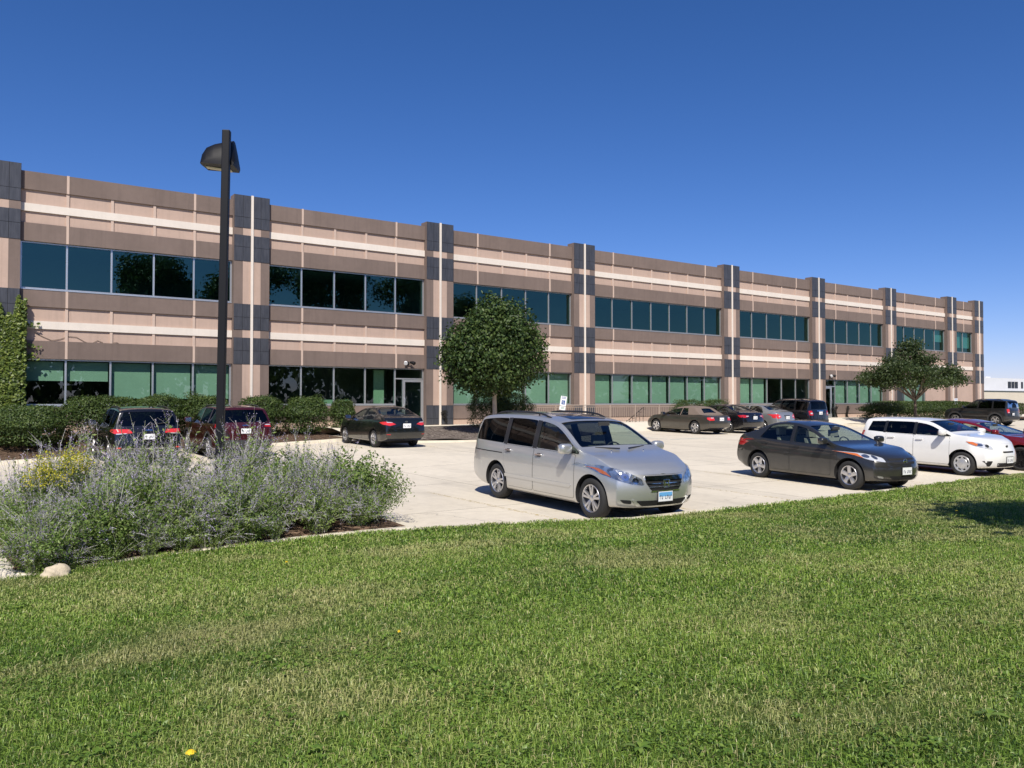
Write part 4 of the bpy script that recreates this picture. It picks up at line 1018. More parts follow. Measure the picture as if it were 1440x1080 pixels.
class Car:
    def __init__(s, name, label, cat, P, paintm, loc, heading, group=None):
        s.P = P; s.paint = paintm; s.L, s.W, s.H = P['L'], P['W'], P['H']
        s.root = empty(name, loc, heading, label, cat, group)
        s.shell()
    # --- body functions
    def zt(s, x): return pchip(s.P['zt'], x)
    def zb(s, x): return pchip(s.P['zb'], x)
    def zlo(s, x): return pchip(s.P['zlo'], x)
    def wf(s, x): return pchip(s.P['wp'], x) * s.W / 2
    def crown(s, x):
        g = sstep(.02, .3, s.zt(x) - s.zb(x))
        return g * (s.P.get('crown', .06)) + .0
    def edge(s, x): return max(float(s.zb(x)) + .012, float(s.zt(x) - s.crown(x)))
    def yat(s, x, z):
        """half width above the belt at height z"""
        wb = float(s.wf(x)) * s.P.get('sh', .955); zb = float(s.zb(x)); zr = s.H
        k = np.clip((z - zb) / max(.05, zr - zb), 0, 1)
        wr = min(s.P['wr'], wb)
        return wb + (wr - wb) * k ** s.P.get('tumble', 1.15)
    def section(s, x, inset=0.0, floor=None):
        zl, zb, zt, w, ze = float(s.zlo(x)), float(s.zb(x)), float(s.zt(x)), float(s.wf(x)), s.edge(x)
        pts = []
        if floor is None:
            pts += [(0, zl), (w * .55, zl), (w * .86, zl + .005)]
            for v, k in s.P.get('side', [(0, .955), (.10, .985), (.30, .998), (.52, 1.0), (.74, .995), (.90, .980)]):
                pts.append((w * k, zl + .02 + v * (zb - zl - .02)))
        else:
            pts += [(0, floor), (w - inset - .06, floor), (w - inset - .03, max(floor + .01, (floor + zb) / 2))]
        pts.append((w * s.P.get('sh', .955) - inset, zb))
        for k in (.12, .4, .7, .93):
            z = zb + (ze - zb) * k; pts.append((s.yat(x, z) - inset, z))
        ye = s.yat(x, ze) - inset
        for k in (.985, .93, .78, .5, 0):
            z = ze + (zt - ze) * (1 - k ** 2.4); pts.append((ye * k, z))
        if floor is not None:
            out = []
            for i, (y, z) in enumerate(pts):
                zz = z - inset if i > 2 else z
                out.append((max(0, y), max(floor + .002 * i, zz)))
            pts = out
        return pts
    def deform(s, x, y, z):
        P = s.P; hL = s.L / 2
        kf = float(sstep(hL - P.get('fd', .75), hL, x)); kr = float(sstep(hL - P.get('rd', .6), hL, -x))
        if kf > 0: x -= kf * (P.get('bow', .26) * min(1, abs(y) / (s.W / 2)) ** 2.6 + float(np.interp(z, [a for a, _ in P['nose']], [b for _, b in P['nose']])))
        if kr > 0: x += kr * (P.get('rbow', .14) * min(1, abs(y) / (s.W / 2)) ** 2.8 + float(np.interp(z, [a for a, _ in P['tail']], [b for _, b in P['tail']])))
        return x, y, z
    def loft(s, xs, inset=0.0, floor=None, warp=True, m=6):
        rings = [s.section(x, inset, floor) for x in xs]
        n = len(rings[0]); V = []; F = []
        full = []
        for x, r in zip(xs, rings):
            ring = [(x, -y, z) for (y, z) in r] + [(x, y, z) for (y, z) in r[-2:0:-1]]
            full.append(ring)
        N = len(full[0])
        for ring in full: V += ring
        for i in range(len(xs) - 1):
            for k in range(N):
                F.append((i * N + k, i * N + (k + 1) % N, (i + 1) * N + (k + 1) % N, (i + 1) * N + k))
        if floor is not None:
            F.append(tuple(range(N))[::-1]); F.append(tuple((len(xs) - 1) * N + k for k in range(N)))
        else:
            for end, base in ((0, 0), (1, (len(xs) - 1) * N)):
                x = xs[-1] if end else xs[0]
                # rows across between the right point i and its mirror
                rows = []
                for i in range(1, n - 1):
                    y, z = rings[-1 if end else 0][i]; row = [base + i]
                    for j in range(1, m):
                        V.append((x, -y + 2 * y * j / m, z)); row.append(len(V) - 1)
                    row.append(base + N - i); rows.append(row)
                for a, b in zip(rows[:-1], rows[1:]):
                    for j in range(m):
                        q = (a[j], a[j + 1], b[j + 1], b[j]); F.append(q if end else q[::-1])
                lo = rows[0]; hi = rows[-1]
                F.append(tuple([base] + lo) if end else tuple([base] + lo)[::-1]); F.append(tuple(hi + [base + n - 1]) if not end else tuple(hi + [base + n - 1])[::-1])
        if warp: V = [s.deform(*v) for v in V]
        return V, F
    def shell(s):
        P = s.P; hL = s.L / 2
        xs = sorted(set([round(v, 3) for v in list(np.linspace(-hL, hL, 30)) + [-hL + .03, hL - .03] + [a for a, _ in P['zt'] if abs(a) < hL - .04]]))
        xs = [x for i, x in enumerate(xs) if i == 0 or x - xs[i - 1] > .018]
        V, F = s.loft(xs)
        me = bpy.data.meshes.new('body'); me.from_pydata(V, [], F)
        bm = bmesh.new(); bm.from_mesh(me); bmesh.ops.remove_doubles(bm, verts=bm.verts, dist=.0005); bmesh.ops.recalc_face_normals(bm, faces=bm.faces); bm.to_mesh(me); bm.free()
        o = bpy.data.objects.new('body', me); COL.objects.link(o)
        sd = o.modifiers.new('s', 'SUBSURF'); sd.levels = 2; sd.render_levels = 2
        dg = bpy.context.evaluated_depsgraph_get()
        base = bpy.data.meshes.new_from_object(o.evaluated_get(dg))
        s.bvh = BVHTree.FromPolygons([v.co.copy() for v in base.vertices], [tuple(p.vertices) for p in base.polygons])
        o.modifiers.clear(); o.data = base
        cut = []
        # cabin
        x0, x1 = P['cabin']
        V, F = s.loft(list(np.linspace(x0, x1, 22)), P.get('thick', .055), .48, False); cut.append((V, F))
        # window openings
        pr = MB()
        for w in P['windows']:
            poly = s.window_poly(*w[:5]); w_ = rounded(poly, .05)
            if not w[5:] or w[5] != 'nocut': pr.prism(w_, 'y', -1.6, 1.6)
        if pr.v: cut.append((pr.v, pr.f))
        pr = MB()
        if P.get('ws'):
            xs_, poly = s.front_poly('ws'); pr.prism(rounded(poly, .06), 'x', xs_, hL + 1)
        if P.get('rw'):
            xs_, poly = s.front_poly('rw'); pr.prism(rounded(poly, .06), 'x', -hL - 1, xs_)
        cut.append((pr.v, pr.f))
        # wheel wells
        pr = MB()
        for ax in (P['fa'], P['ra']):
            for sg in (-1, 1):
                R_ = P['R'] + P.get('arch', .055); n = 40
                pr.prism([(ax + R_ * math.cos(2 * math.pi * k / n), P['R'] + .01 + R_ * math.sin(2 * math.pi * k / n)) for k in range(n)], 'y', *sorted((sg * (s.W / 2 - .36), sg * (s.W / 2 + .3))))
        cut.append((pr.v, pr.f))
        for (V, F) in cut:
            cm = bpy.data.meshes.new('c'); cm.from_pydata([tuple(v) for v in V], [], [tuple(f) for f in F])
            bm = bmesh.new(); bm.from_mesh(cm); bmesh.ops.remove_doubles(bm, verts=bm.verts, dist=.0004); bmesh.ops.dissolve_degenerate(bm, edges=bm.edges, dist=.0003); bmesh.ops.recalc_face_normals(bm, faces=bm.faces); bm.to_mesh(cm); bm.free()
            co = bpy.data.objects.new('c', cm); COL.objects.link(co)
            md = o.modifiers.new('b', 'BOOLEAN'); md.operation = 'DIFFERENCE'; md.object = co
            try: md.solver = 'MANIFOLD'
            except TypeError: md.solver = 'EXACT'
            dg = bpy.context.evaluated_depsgraph_get(); dg.update()
            nm = bpy.data.meshes.new_from_object(o.evaluated_get(dg))
            if len(nm.polygons) < 200 or len(nm.vertices) == len(o.data.vertices):
                print('EXACT', s.root.name, len(nm.polygons))
                md.solver = 'EXACT'; dg.update(); nm = bpy.data.meshes.new_from_object(o.evaluated_get(dg))
            o.modifiers.clear(); o.data = nm; bpy.data.objects.remove(co)
        me = o.data; me.name = 'body'; me.materials.clear(); me.materials.append(s.paint); me.materials.append(C_GAP)
        if P.get('roofmat'): me.materials.append(P['roofmat'])
        for p in me.polygons:
            h = s.bvh.find_nearest(p.center)
            p.material_index = 1 if (h[3] is not None and h[3] > .012) or p.center.z < float(s.zlo(p.center.x)) + .012 else 0
            if P.get('roofmat') and p.material_index == 0:
                c = p.center
                if P['roofx'][0] < c.x < P['roofx'][1] and c.z > float(s.zb(c.x)) + .035: p.material_index = 2
        smooth_mesh(me, 32)
        o.parent = s.root; s.body = o
    # --- openings
    def window_poly(s, x0, x1, lean0, lean1, top):
        """side window between x0 (rear) and x1 (front); lean shifts the upper ends; top is the gap under the roof edge"""
        N = 12; lo = []; hi = []
        for k in range(N + 1):
            x = x0 + (x1 - x0) * k / N
            lo.append((x, float(s.zb(x)) + .03))
        xa, xb = x0 + lean0, x1 + lean1
        for k in range(N + 1):
            x = xa + (xb - xa) * k / N; z = s.edge(x) - top
            hi.append((x, max(z, float(s.zb(x)) + .045)))
        poly = lo + hi[::-1]
        return poly
    def front_poly(s, which):
        z0, z1, side, xs_ = s.P[which]
        xm = xs_
        def yy(z):
            # x where the glass edge reaches height z
            X = np.linspace(xs_, s.L / 2 if which == 'ws' else -s.L / 2, 60)
            for x in X:
                if s.edge(x) <= z: return s.yat(x, z)
            return s.yat(X[-1], z)
        zs = np.linspace(z0, z1, 7)
        R_ = [(yy(z) - side, z) for z in zs]
        top = [(R_[-1][0] * k, z1 + .014 * (1 - k * k)) for k in (.6, .2, -.2, -.6)]
        return xs_, R_ + top + [(-y, z) for y, z in R_[::-1]] + [(R_[0][0] * k, z0 + .02 * (1 - k * k)) for k in (-.6, -.2, .2, .6)]
    # --- patches laid on the body
    def patch(s, name, poly, frm, mat, off=.003, parent=None, step=.07, skirt=.0, label=None):
        """polygon in the plane seen from 'frm' ('R','L','F','B','T') projected on the body and lifted by off"""
        ax = {'R': ((1, 0, 0), (0, 0, 1), (0, 1, 0)), 'L': ((1, 0, 0), (0, 0, 1), (0, -1, 0)), 'F': ((0, 1, 0), (0, 0, 1), (-1, 0, 0)), 'B': ((0, 1, 0), (0, 0, 1), (1, 0, 0)), 'T': ((1, 0, 0), (0, 1, 0), (0, 0, -1))}[frm]
        A, B, D = (Vector(a) for a in ax)
        pts = []
        n = len(poly)
        for i in range(n):
            a, b = Vector(poly[i]), Vector(poly[(i + 1) % n]); k = max(1, int((b - a).length / step))
            for q in range(k): pts.append(a.lerp(b, q / k))
        nb = len(pts); edges = [(i, (i + 1) % nb) for i in range(nb)]
        xs = [p.x for p in pts]; ys = [p.y for p in pts]
        def inside(x, y):
            c = False; j = nb - 1
            for i in range(nb):
                if (ys[i] > y) != (ys[j] > y) and x < (xs[j] - xs[i]) * (y - ys[i]) / (ys[j] - ys[i] + 1e-12) + xs[i]: c = not c
                j = i
            return c
        gx = np.arange(min(xs) + step * .5, max(xs), step); gy = np.arange(min(ys) + step * .5, max(ys), step)
        for x in gx:
            for y in gy:
                if inside(x, y) and min((Vector((x, y)) - p).length for p in pts) > step * .4: pts.append(Vector((x, y)))
        v2, e2, f2, *_ = delaunay_2d_cdt([Vector((p.x, p.y)) for p in pts], edges, [], 1, 1e-5)
        co = []; nm = []
        for p in v2:
            o = A * p.x + B * p.y - D * 4
            h = s.bvh.ray_cast(o, D)
            if h[0] is None:
                q = A * p.x + B * p.y - D * (s.W / 2 - .1 if frm in 'RL' else s.L / 2 - .3); h = s.bvh.find_nearest(q)
            co.append(h[0]); nm.append(h[1])
        me = bpy.data.meshes.new(name); fl = []
        for f in f2:
            a, b, c = (co[i] for i in f[:3]); nn = (b - a).cross(c - a)
            fl.append(tuple(f) if nn.dot(D) < 0 else tuple(f)[::-1])
        me.from_pydata(co, [], fl); me.update()
        vn = [v.normal.copy() for v in me.vertices]
        for i, v in enumerate(me.vertices):
            q = vn[i] if vn[i].length > .5 else nm[i]
            v.co = co[i] + q * off
        if skirt:
            bm = bmesh.new(); bm.from_mesh(me)
            be = [e for e in bm.edges if e.is_boundary]
            r = bmesh.ops.extrude_edge_only(bm, edges=be)
            bm.normal_update()
            for v in [g for g in r['geom'] if isinstance(g, bmesh.types.BMVert)]:
                h = s.bvh.find_nearest(v.co); v.co = v.co - (h[1] if h[1] else -D) * skirt
            bm.to_mesh(me); bm.free()
        me.materials.append(mat); smooth_mesh(me, 45)
        o = link_mesh(name, me, parent or s.root)
        if label: o['label'] = label
        return o
    def both(s, name, poly, mat, **kw):
        """patch on both flanks (poly in x, z)"""
        return s.patch(name, poly, 'R', mat, **kw), s.patch(name, poly, 'L', mat, **kw)
    def pairF(s, name, poly, mat, frm='F', **kw):
        """patch pair seen from front or back (poly in y>0, z)"""
        return s.patch(name, poly, frm, mat, **kw), s.patch(name, [(-y, z) for y, z in poly][::-1], frm, mat, **kw)
    def solid(s, name, mb, mats, parent=None, smooth=True): return mb.build(name, mats, parent or s.root, smooth=smooth, ang=40)

    # --- standard equipment
    def glaze(s):
        P = s.P
        for i, w in enumerate(P['windows']):
            poly = rounded(s.window_poly(*w[:5]), .05); g = w[6] if len(w) > 6 else P.get('glass', C_GLASS)
            s.both('side_window', grown(poly, .012), g, off=-.007, step=.12)
        if P.get('ws'):
            s.patch('windshield', grown(rounded(s.front_poly('ws')[1], .06), .012), 'F', C_GLASS, off=-.007, step=.12)
        if P.get('rw'):
            s.patch('rear_window', grown(rounded(s.front_poly('rw')[1], .06), .012), 'B', P.get('rglass', P.get('glass', C_GLASS)), off=-.007, step=.12)
        for poly in P.get('pillars', []):
            s.both('pillar_trim', poly, C_BLACK, off=.0025)
    def doors(s, specs, handle_mat=None):
        """specs: (x rear, x front, rear lower cut radius flag)"""
        P = s.P
        for (x0, x1, cut) in specs:
            zb0, zb1 = float(s.zb(x0)) + .012, float(s.zb(x1)) + .012
            zl = P.get('doorlo', .30)
            poly = [(x0, zb0), (x0, zl)] if not cut else None
            if cut:
                R_ = P['R'] + P.get('arch', .055) + .045; cx, cz = P['ra'], P['R'] + .01
                arc = []
                for a in np.linspace(0, math.pi / 2, 24):
                    x, z = cx + R_ * math.cos(a), cz + R_ * math.sin(a)
                    if x >= x0 and z >= zl: arc.append((x, z))
                arc.sort(key=lambda p: -p[1])
                poly = [(x0, zb0)] + ([(x0, arc[0][1])] if arc and arc[0][0] > x0 + .01 else []) + arc + ([(arc[-1][0], zl)] if arc and arc[-1][1] > zl + .01 else ([] if arc else [(x0, zl)]))
            poly = poly + [(x1 - .02, zl), (x1, zl + .06), (x1, zb1)]
            poly = rounded(poly, .03, 2)
            for frm in 'RL':
                d = s.patch('door', poly, frm, s.paint, off=.0032, step=.08)
                s.patch('door_gap', grown(poly, .0055), frm, C_GAP, off=.0012, parent=d, step=.08)
                hx = x0 + .17; hz = (zb0) - .105
                hm = s.patch('handle', rounded([(hx - .095, hz - .017), (hx + .095, hz - .012), (hx + .095, hz + .016), (hx - .095, hz + .014)], .014), frm, handle_mat or s.paint, off=.034, parent=d, step=.05, skirt=.03)
                s.patch('handle_recess', rounded([(hx - .07, hz - .035), (hx + .06, hz - .03), (hx + .06, hz + .03), (hx - .07, hz + .03)], .025), frm, C_PLAST if handle_mat is C_CHROME else s.paint, off=.0045, parent=d, step=.05)
    def mirrors(s, x, z, mat, size=(.20, .24, .16)):
        for sg in (-1, 1):
            bm = bmesh.new(); bmesh.ops.create_uvsphere(bm, u_segments=20, v_segments=14, radius=.5)
            yb = s.yat(x, z)
            for v in bm.verts:
                c = v.co; f = lambda q: math.copysign(min(.5, abs(q) ** .62 * .5 / .5 ** .62), q)
                v.co = Vector((f(c.x) * size[0] * (1 if c.x > 0 else .55), f(c.y) * size[1], f(c.z) * size[2]))
                v.co.x -= abs(v.co.y - (-sg) * .0) * 0; v.co += Vector((x - .02, sg * (yb + .025 + size[1] * .5), z + .075))
            me = bpy.data.meshes.new('wing_mirror'); bm.to_mesh(me); bm.free(); me.materials.append(mat); smooth_mesh(me, 60)
            m = link_mesh('wing_mirror', me, s.root)
            b = MB(); b.tube([(x, sg * (yb - .05), z + .01), (x - .01, sg * (yb + .10), z + .045)], [.035, .03], 10)
            b.build('mirror_stalk', C_BLACK, m, smooth=True)
            q = MB(); xx = x - .02 - size[0] * .285; yc = sg * (yb + .025 + size[1] * .5); q.box(xx - .004, xx + .004, yc - size[1] * .40, yc + size[1] * .40, z + .075 - size[2] * .36, z + .075 + size[2] * .36); q.build('mirror_glass', C_CHROME, m)
    def wheels(s, style, rimmat, rr=None):
        P = s.P; R_ = P['R']; tw = P.get('tw', .21); rr = rr or R_ * .68
        h = tw / 2
        t = MB(); t.lathe_y([(rr - .01, -h * .8), (rr, -h * .86), (rr + .012, -h * .97), ((rr + R_) / 2, -h * 1.03), (R_ - .03, -h * .95), (R_ - .008, -h * .78), (R_, -h * .45), (R_, h * .45), (R_ - .008, h * .78), (R_ - .03, h * .95), ((rr + R_) / 2, h * 1.03), (rr + .012, h * .97), (rr, h * .86), (rr - .01, h * .8)], 40)
        r = MB(); face = -h * .80
        r.lathe_y([(rr + .004, -h * .88), (rr - .004, -h * .97), (rr - .018, -h * .92), (rr - .026, -h * .55), (rr - .03, h * .7)], 40)
        n, split, wd, dish = style['n'], style.get('split', 0), style.get('w', .06), style.get('dish', .03)
        r.lathe_y([(0, face - .004), (.035, face - .006), (.062, face + .004), (.066, face + .04)], 20)
        if style.get('cap'):
            # pressed hub cap with a ring of slots
            r.lathe_y([(.0, face - .02), (rr * .30, face - .022), (rr * .45, face - .008), (rr * .62, face - .012), (rr * .66, face - .004), (rr * .66, face + .02)], 40)
            r.lathe_y([(rr * .84, face + .02), (rr * .84, face - .012), (rr * .96, face - .012), (rr * .99, face + .01)], 40)
        for k in range(n):
            for off in ((-split, split) if split else (0,)):
                a = 2 * math.pi * k / n + math.pi / 2; ca, sa = math.cos(a), math.sin(a)
                def pt(rad, lat, y): return (rad * ca - lat * sa, y, rad * sa + lat * ca)
                r0, r1 = (.05, rr - .012) if not style.get('cap') else (rr * .64, rr * .86)
                w0, w1 = wd * style.get('taper', 1.15), wd
                o0, o1 = off * .25, off
                f0, f1 = face, face - .012 + dish * .0
                vs = [pt(r0, o0 - w0 / 2, f0 - .002), pt(r0, o0 + w0 / 2, f0 - .002), pt(r1, o1 + w1 / 2, f1), pt(r1, o1 - w1 / 2, f1), pt(r0, o0 - w0 * .6, f0 + .035), pt(r0, o0 + w0 * .6, f0 + .035), pt(r1, o1 + w1 * .6, f1 + .035), pt(r1, o1 - w1 * .6, f1 + .035)]
                rm = pt((r0 + r1) / 2, (o0 + o1) / 2, (f0 + f1) / 2 - .012)
                r.add(vs + [rm], [(0, 1, 8), (1, 2, 8), (2, 3, 8), (3, 0, 8), (7, 6, 5, 4), (0, 4, 5, 1), (1, 5, 6, 2), (2, 6, 7, 3), (3, 7, 4, 0)])
        d = MB(); d.lathe_y([(0, face + .05), (rr - .02, face + .05), (rr - .02, face + .075), (0, face + .075)], 32)
        proto = []
        for ax in (P['fa'], P['ra']):
            for sg in (-1, 1):
                loc = (ax, sg * (s.W / 2 - h - .028), R_)
                if not proto:
                    w = t.build('wheel', C_TYRE, s.root, loc, smooth=True, ang=50); a = r.build('rim', rimmat, w, smooth=True, ang=35); b = d.build('brake_disc', C_DISC, w); proto = [w, a, b]
                else:
                    w = proto[0].copy(); COL.objects.link(w); w.parent = s.root; w.location = loc
                    for q in proto[1:]:
                        c = q.copy(); COL.objects.link(c); c.parent = w
                    w.rotation_euler = (0, random.uniform(0, 1), math.pi if sg > 0 else 0)
    def interior(s, seatm, rows=((.1, 2), (-.85, 3)), wheel_left=True, zf=.50):
        P = s.P
        for (x, n) in rows:
            ys = (-.38, .38) if n == 2 else (0,)
            for y in ys:
                m = MB(); w = .25 if n == 2 else .58
                zz = zf + .08
                for (c, d) in ((Vector((x + .22, y, zz)), (.26, w, .09)),):
                    m.box(c.x - d[0], c.x + d[0], c.y - d[1], c.y + d[1], c.z - d[2], c.z + d[2])
                ht = min(P['H'] - .42, 1.1)
                m.add([(x - .02, y - w, zz), (x + .10, y - w, zz), (x + .10, y + w, zz), (x - .02, y + w, zz), (x - .19, y - w * .82, ht), (x - .10, y - w * .82, ht), (x - .10, y + w * .82, ht), (x - .19, y + w * .82, ht)],
                      [(0, 3, 2, 1), (4, 5, 6, 7), (0, 1, 5, 4), (1, 2, 6, 5), (2, 3, 7, 6), (3, 0, 4, 7)])
                for yy in ((y,) if n == 2 else (-.36, .36)):
                    m.box(x - .20, x - .11, yy - .13, yy + .13, ht + .03, ht + .19)
                    m.box(x - .165, x - .15, yy - .06, yy - .045, ht - .01, ht + .04); m.box(x - .165, x - .15, yy + .045, yy + .06, ht - .01, ht + .04)
                o = m.build('seat', seatm, s.root)
                bv = o.modifiers.new('bevel', 'BEVEL'); bv.width = .03; bv.segments = 2
        cx = P['cabin'][1]; zc = float(s.zb(cx))
        m = MB(); w = P['W'] / 2 - .16; m.prism([(cx - .02, zf), (cx - .02, zc + .01), (cx - .35, zc + .03), (cx - .55, zc - .05), (cx - .6, zc - .22), (cx - .45, zf)], 'y', -w, w); o = m.build('dashboard', C_DASH, s.root)
        sg = 1; m = MB(); c = Vector((cx - .68, .38 * sg, zc + .0)); pts = []
        for k in range(25):
            a = 2 * math.pi * k / 24; pts.append((c.x - math.sin(a) * .19 * .42, c.y + math.cos(a) * .19, c.z + math.sin(a) * .19 * .9))
        m.tube(pts, .014, 7, cap=False); m.tube([(c.x, c.y - .18, c.z), (c.x, c.y + .18, c.z)], .012, 6); m.tube([tuple(c), (c.x + .2, c.y, c.z - .1)], .025, 8)
        m.build('steering_wheel', C_DASH, s.root, smooth=True)
        m = MB(); xr = P.get('mir', cx - .62); zr = P['H'] - .17; m.box(xr - .015, xr + .015, -.12, .12, zr - .035, zr + .035); m.build('rear_view_mirror', C_DASH, s.root)
    def plate(s, frm, z, w=.305, h=.155, y=0, blue=False, parent=None, glyphs=True):
        D = Vector((-1, 0, 0)) if frm == 'F' else Vector((1, 0, 0))
        hh = s.bvh.ray_cast(Vector((0, y, z)) - D * 4, D); x = hh[0].x
        x = max(x, s.bvh.ray_cast(Vector((0, y + w * .5, z + h * .4)) - D * 4, D)[0].x, s.bvh.ray_cast(Vector((0, y, z + h * .5)) - D * 4, D)[0].x) if frm == 'F' else min(x, s.bvh.ray_cast(Vector((0, y, z + h * .5)) - D * 4, D)[0].x, s.bvh.ray_cast(Vector((0, y, z - h * .5)) - D * 4, D)[0].x)
        k = 1 if frm == 'F' else -1
        def bx(m, a, b, y0, y1, z0, z1, mi): m.box(min(x + k * a, x + k * b), max(x + k * a, x + k * b), min(y + k * y0, y + k * y1), max(y + k * y0, y + k * y1), z + z0, z + z1, mi)
        m = MB()
        bx(m, .002, .010, -w / 2 - .012, w / 2 + .012, -h / 2 - .012, h / 2 + .012, 3)
        bx(m, .0105, .014, -w / 2, w / 2, -h / 2, h / 2, 0)
        if blue: bx(m, .0142, .0155, -w / 2 + .012, w / 2 - .012, .0, h / 2 - .012, 1)
        if glyphs:
            gw = w * .105
            for i in range(7):
                if i == 2: continue
                y0 = -w / 2 + .03 + i * gw * 1.18
                bx(m, .0157, .0162, y0, y0 + gw * .25, -h * .28, h * .12, 2); bx(m, .0157, .0162, y0 + gw * .28, y0 + gw * .8, (-h * .28 if i % 2 else h * .02), (-h * .18 if i % 2 else h * .12), 2)
                if i % 3: bx(m, .0157, .0162, y0 + gw * .55, y0 + gw * .8, -h * .17, h * .01, 2)
        return m.build('licence_plate', [C_PLATE, C_PLATEB, C_PLATET, C_PLAST], parent or s.root)
    def rails(s, x0, x1, y, mat, up=.05):
        for sg in (-1, 1):
            p = []
            for k in range(11):
                x = x0 + (x1 - x0) * k / 10; h = s.bvh.ray_cast(Vector((x, sg * y, 4)), Vector((0, 0, -1)))
                e = up * (1 - abs(2 * k / 10 - 1) ** 6) - .006
                p.append((x, sg * y, h[0].z + e))
            m = MB(); m.tube(p, .019, 8)
            for k in (2, 8): m.tube([(p[k][0], p[k][1], p[k][2] - up - .01), p[k]], .016, 6)
            m.build('roof_rail', mat, s.root, smooth=True)
    def under(s):
        """the dark floor pan and axles below the shell"""
        P = s.P; m = MB()
        m.box(P['ra'] - .3, P['fa'] + .3, -.42, .42, float(s.zlo(0)) - .06, float(s.zlo(0)) + .03)
        for ax in (P['fa'], P['ra']): m.tube([(ax, -s.W / 2 + .25, P['R'] - .02), (ax, s.W / 2 - .25, P['R'] - .02)], .045, 8)
        m.build('underbody', C_GAP, s.root)
    def flares(s, mat, wd=.075, off=.012):
        P = s.P
        for ax in (P['fa'], P['ra']):
            R0 = P['R'] + P.get('arch', .055) - .004; o = []; i_ = []
            for k in range(21):
                a = math.pi * (-.08 + 1.16 * k / 20); c, q = math.cos(a), math.sin(a)
                i_.append((ax + R0 * c, P['R'] + .01 + R0 * q)); o.append((ax + (R0 + wd) * c, P['R'] + .01 + (R0 + wd) * q))
            poly = o + i_[::-1]
            poly = [(x, max(z, float(s.zlo(0)) + .03)) for x, z in poly]
            s.both('arch_flare', poly, mat, off=off, step=.06, skirt=.015)
# ---------------------------------------------------------------- the cars of the photograph
def scaled(pts, kx=1, kz=1): return [(a * kx, b * kz) for a, b in pts]
def sedan(L, W, H, fa, ra, R_=.315, **kw):
    kx, kz = L / 4.57, H / 1.51
    P = dict(L=L, W=W, H=H, fa=fa, ra=ra, R=R_, tw=.205,
        zt=scaled([(2.285, .70), (2.21, .79), (1.95, .87), (1.5, .945), (1.12, .99), (1.02, 1.015), (.62, 1.205), (.22, 1.385), (.05, 1.435), (-.3, 1.49), (-.65, 1.505), (-.98, 1.47), (-1.12, 1.43), (-1.45, 1.285), (-1.76, 1.155), (-1.86, 1.125), (-2.12, 1.10), (-2.23, 1.04), (-2.285, .96)], kx, kz),
        zb=scaled([(2.285, .66), (2.1, .79), (1.6, .875), (1.02, .93), (0, .955), (-1, .985), (-1.8, 1.03), (-2.15, 1.02), (-2.285, .92)], kx, kz),
        zlo=scaled([(2.285, .24), (2.0, .2), (1.3, .19), (-1.3, .19), (-2.0, .25), (-2.285, .34)], kx, 1),
        wp=scaled([(2.285, .84), (2.05, .93), (1.6, .98), (.9, 1), (-1.2, 1), (-1.9, .965), (-2.285, .88)], kx, 1),
        wr=W * .315, crown=.055, nose=[(.2, .10), (.32, .02), (.5, 0), (.64, .05), (.78, .14), (1, .2)], tail=[(.3, .08), (.5, .0), (.7, .02), (.95, .09), (1.1, .1), (1.3, .1)],
        cabin=(-1.75 * kx, 1.02 * kx), thick=.05, ws=(1.05 * kz, 1.385 * kz, .055, .02 * kx), rw=(1.185 * kz, 1.40 * kz, .07, -1.02 * kx),
        windows=[(-.20 * kx, .93 * kx, -.05, .0, .05), (-1.30 * kx, -.30 * kx, .20, -.05, .05)], doorlo=.28, mir=.35 * kx, bow=.30)
    P.update(kw); return P
def suv(L, W, H, fa, ra, R_=.37, boxy=0.0, **kw):
    kx, kz = L / 4.6, H / 1.72; b = boxy
    P = dict(L=L, W=W, H=H, fa=fa, ra=ra, R=R_, tw=.235,
        zt=scaled([(2.3, .88), (2.24, .95), (2.0, 1.01 + .02 * b), (1.5, 1.07 + .02 * b), (1.12 - .1 * b, 1.11), (1.04 - .1 * b, 1.14), (.65 - .15 * b, 1.40), (.34 - .15 * b, 1.60), (.18 - .1 * b, 1.655), (-.3, 1.705), (-.9, 1.72), (-1.6, 1.70), (-1.92 - .14 * b, 1.665), (-2.0 - .14 * b, 1.60), (-2.16 - .07 * b, 1.28), (-2.24 - .03 * b, 1.08), (-2.3, .98)], kx, kz),
        zb=scaled([(2.3, .84), (2.1, .95), (1.5, 1.02), (1.04, 1.06), (0, 1.075), (-1, 1.09), (-2.1, 1.11), (-2.24, 1.04), (-2.3, .94)], kx, kz),
        zlo=scaled([(2.3, .34), (2.0, .27), (1.3, .25), (-1.3, .25), (-2.0, .3), (-2.3, .4)], kx, 1),
        wp=scaled([(2.3, .88), (2.05, .95), (1.6, .985), (.9, 1), (-1.5, 1), (-2.1, .97), (-2.3, .92)], kx, 1),
        wr=W * (.355 + .03 * b), crown=.06, nose=[(.25, .10), (.4, .02), (.6, 0), (.8, .03), (.95, .09), (1.2, .12)], tail=[(.35, .05), (.5, 0), (.72, .02), (1.0, .05), (1.2, .05), (1.7, .0)],
        cabin=(-2.08 * kx, 1.02 * kx), thick=.055, ws=(1.20 * kz, 1.60 * kz, .06, .12 * kx), rw=(1.17 * kz, 1.575 * kz, .10, -1.9 * kx - .1 * b),
        windows=[(-.12 * kx, .92 * kx, -.04, 0, .05), (-1.10 * kx, -.22 * kx, .0, -.04, .05, 'cut', C_GLASSD), (-1.98 * kx, -1.22 * kx, .10 - .06 * b, .02, .06, 'cut', C_GLASSD)],
        glass=C_GLASSM, rglass=C_GLASSD, doorlo=.36, mir=.4 * kx, bow=.22 - .08 * b, rbow=.12, sh=.965, tumble=1.05)
    P.update(kw); return P

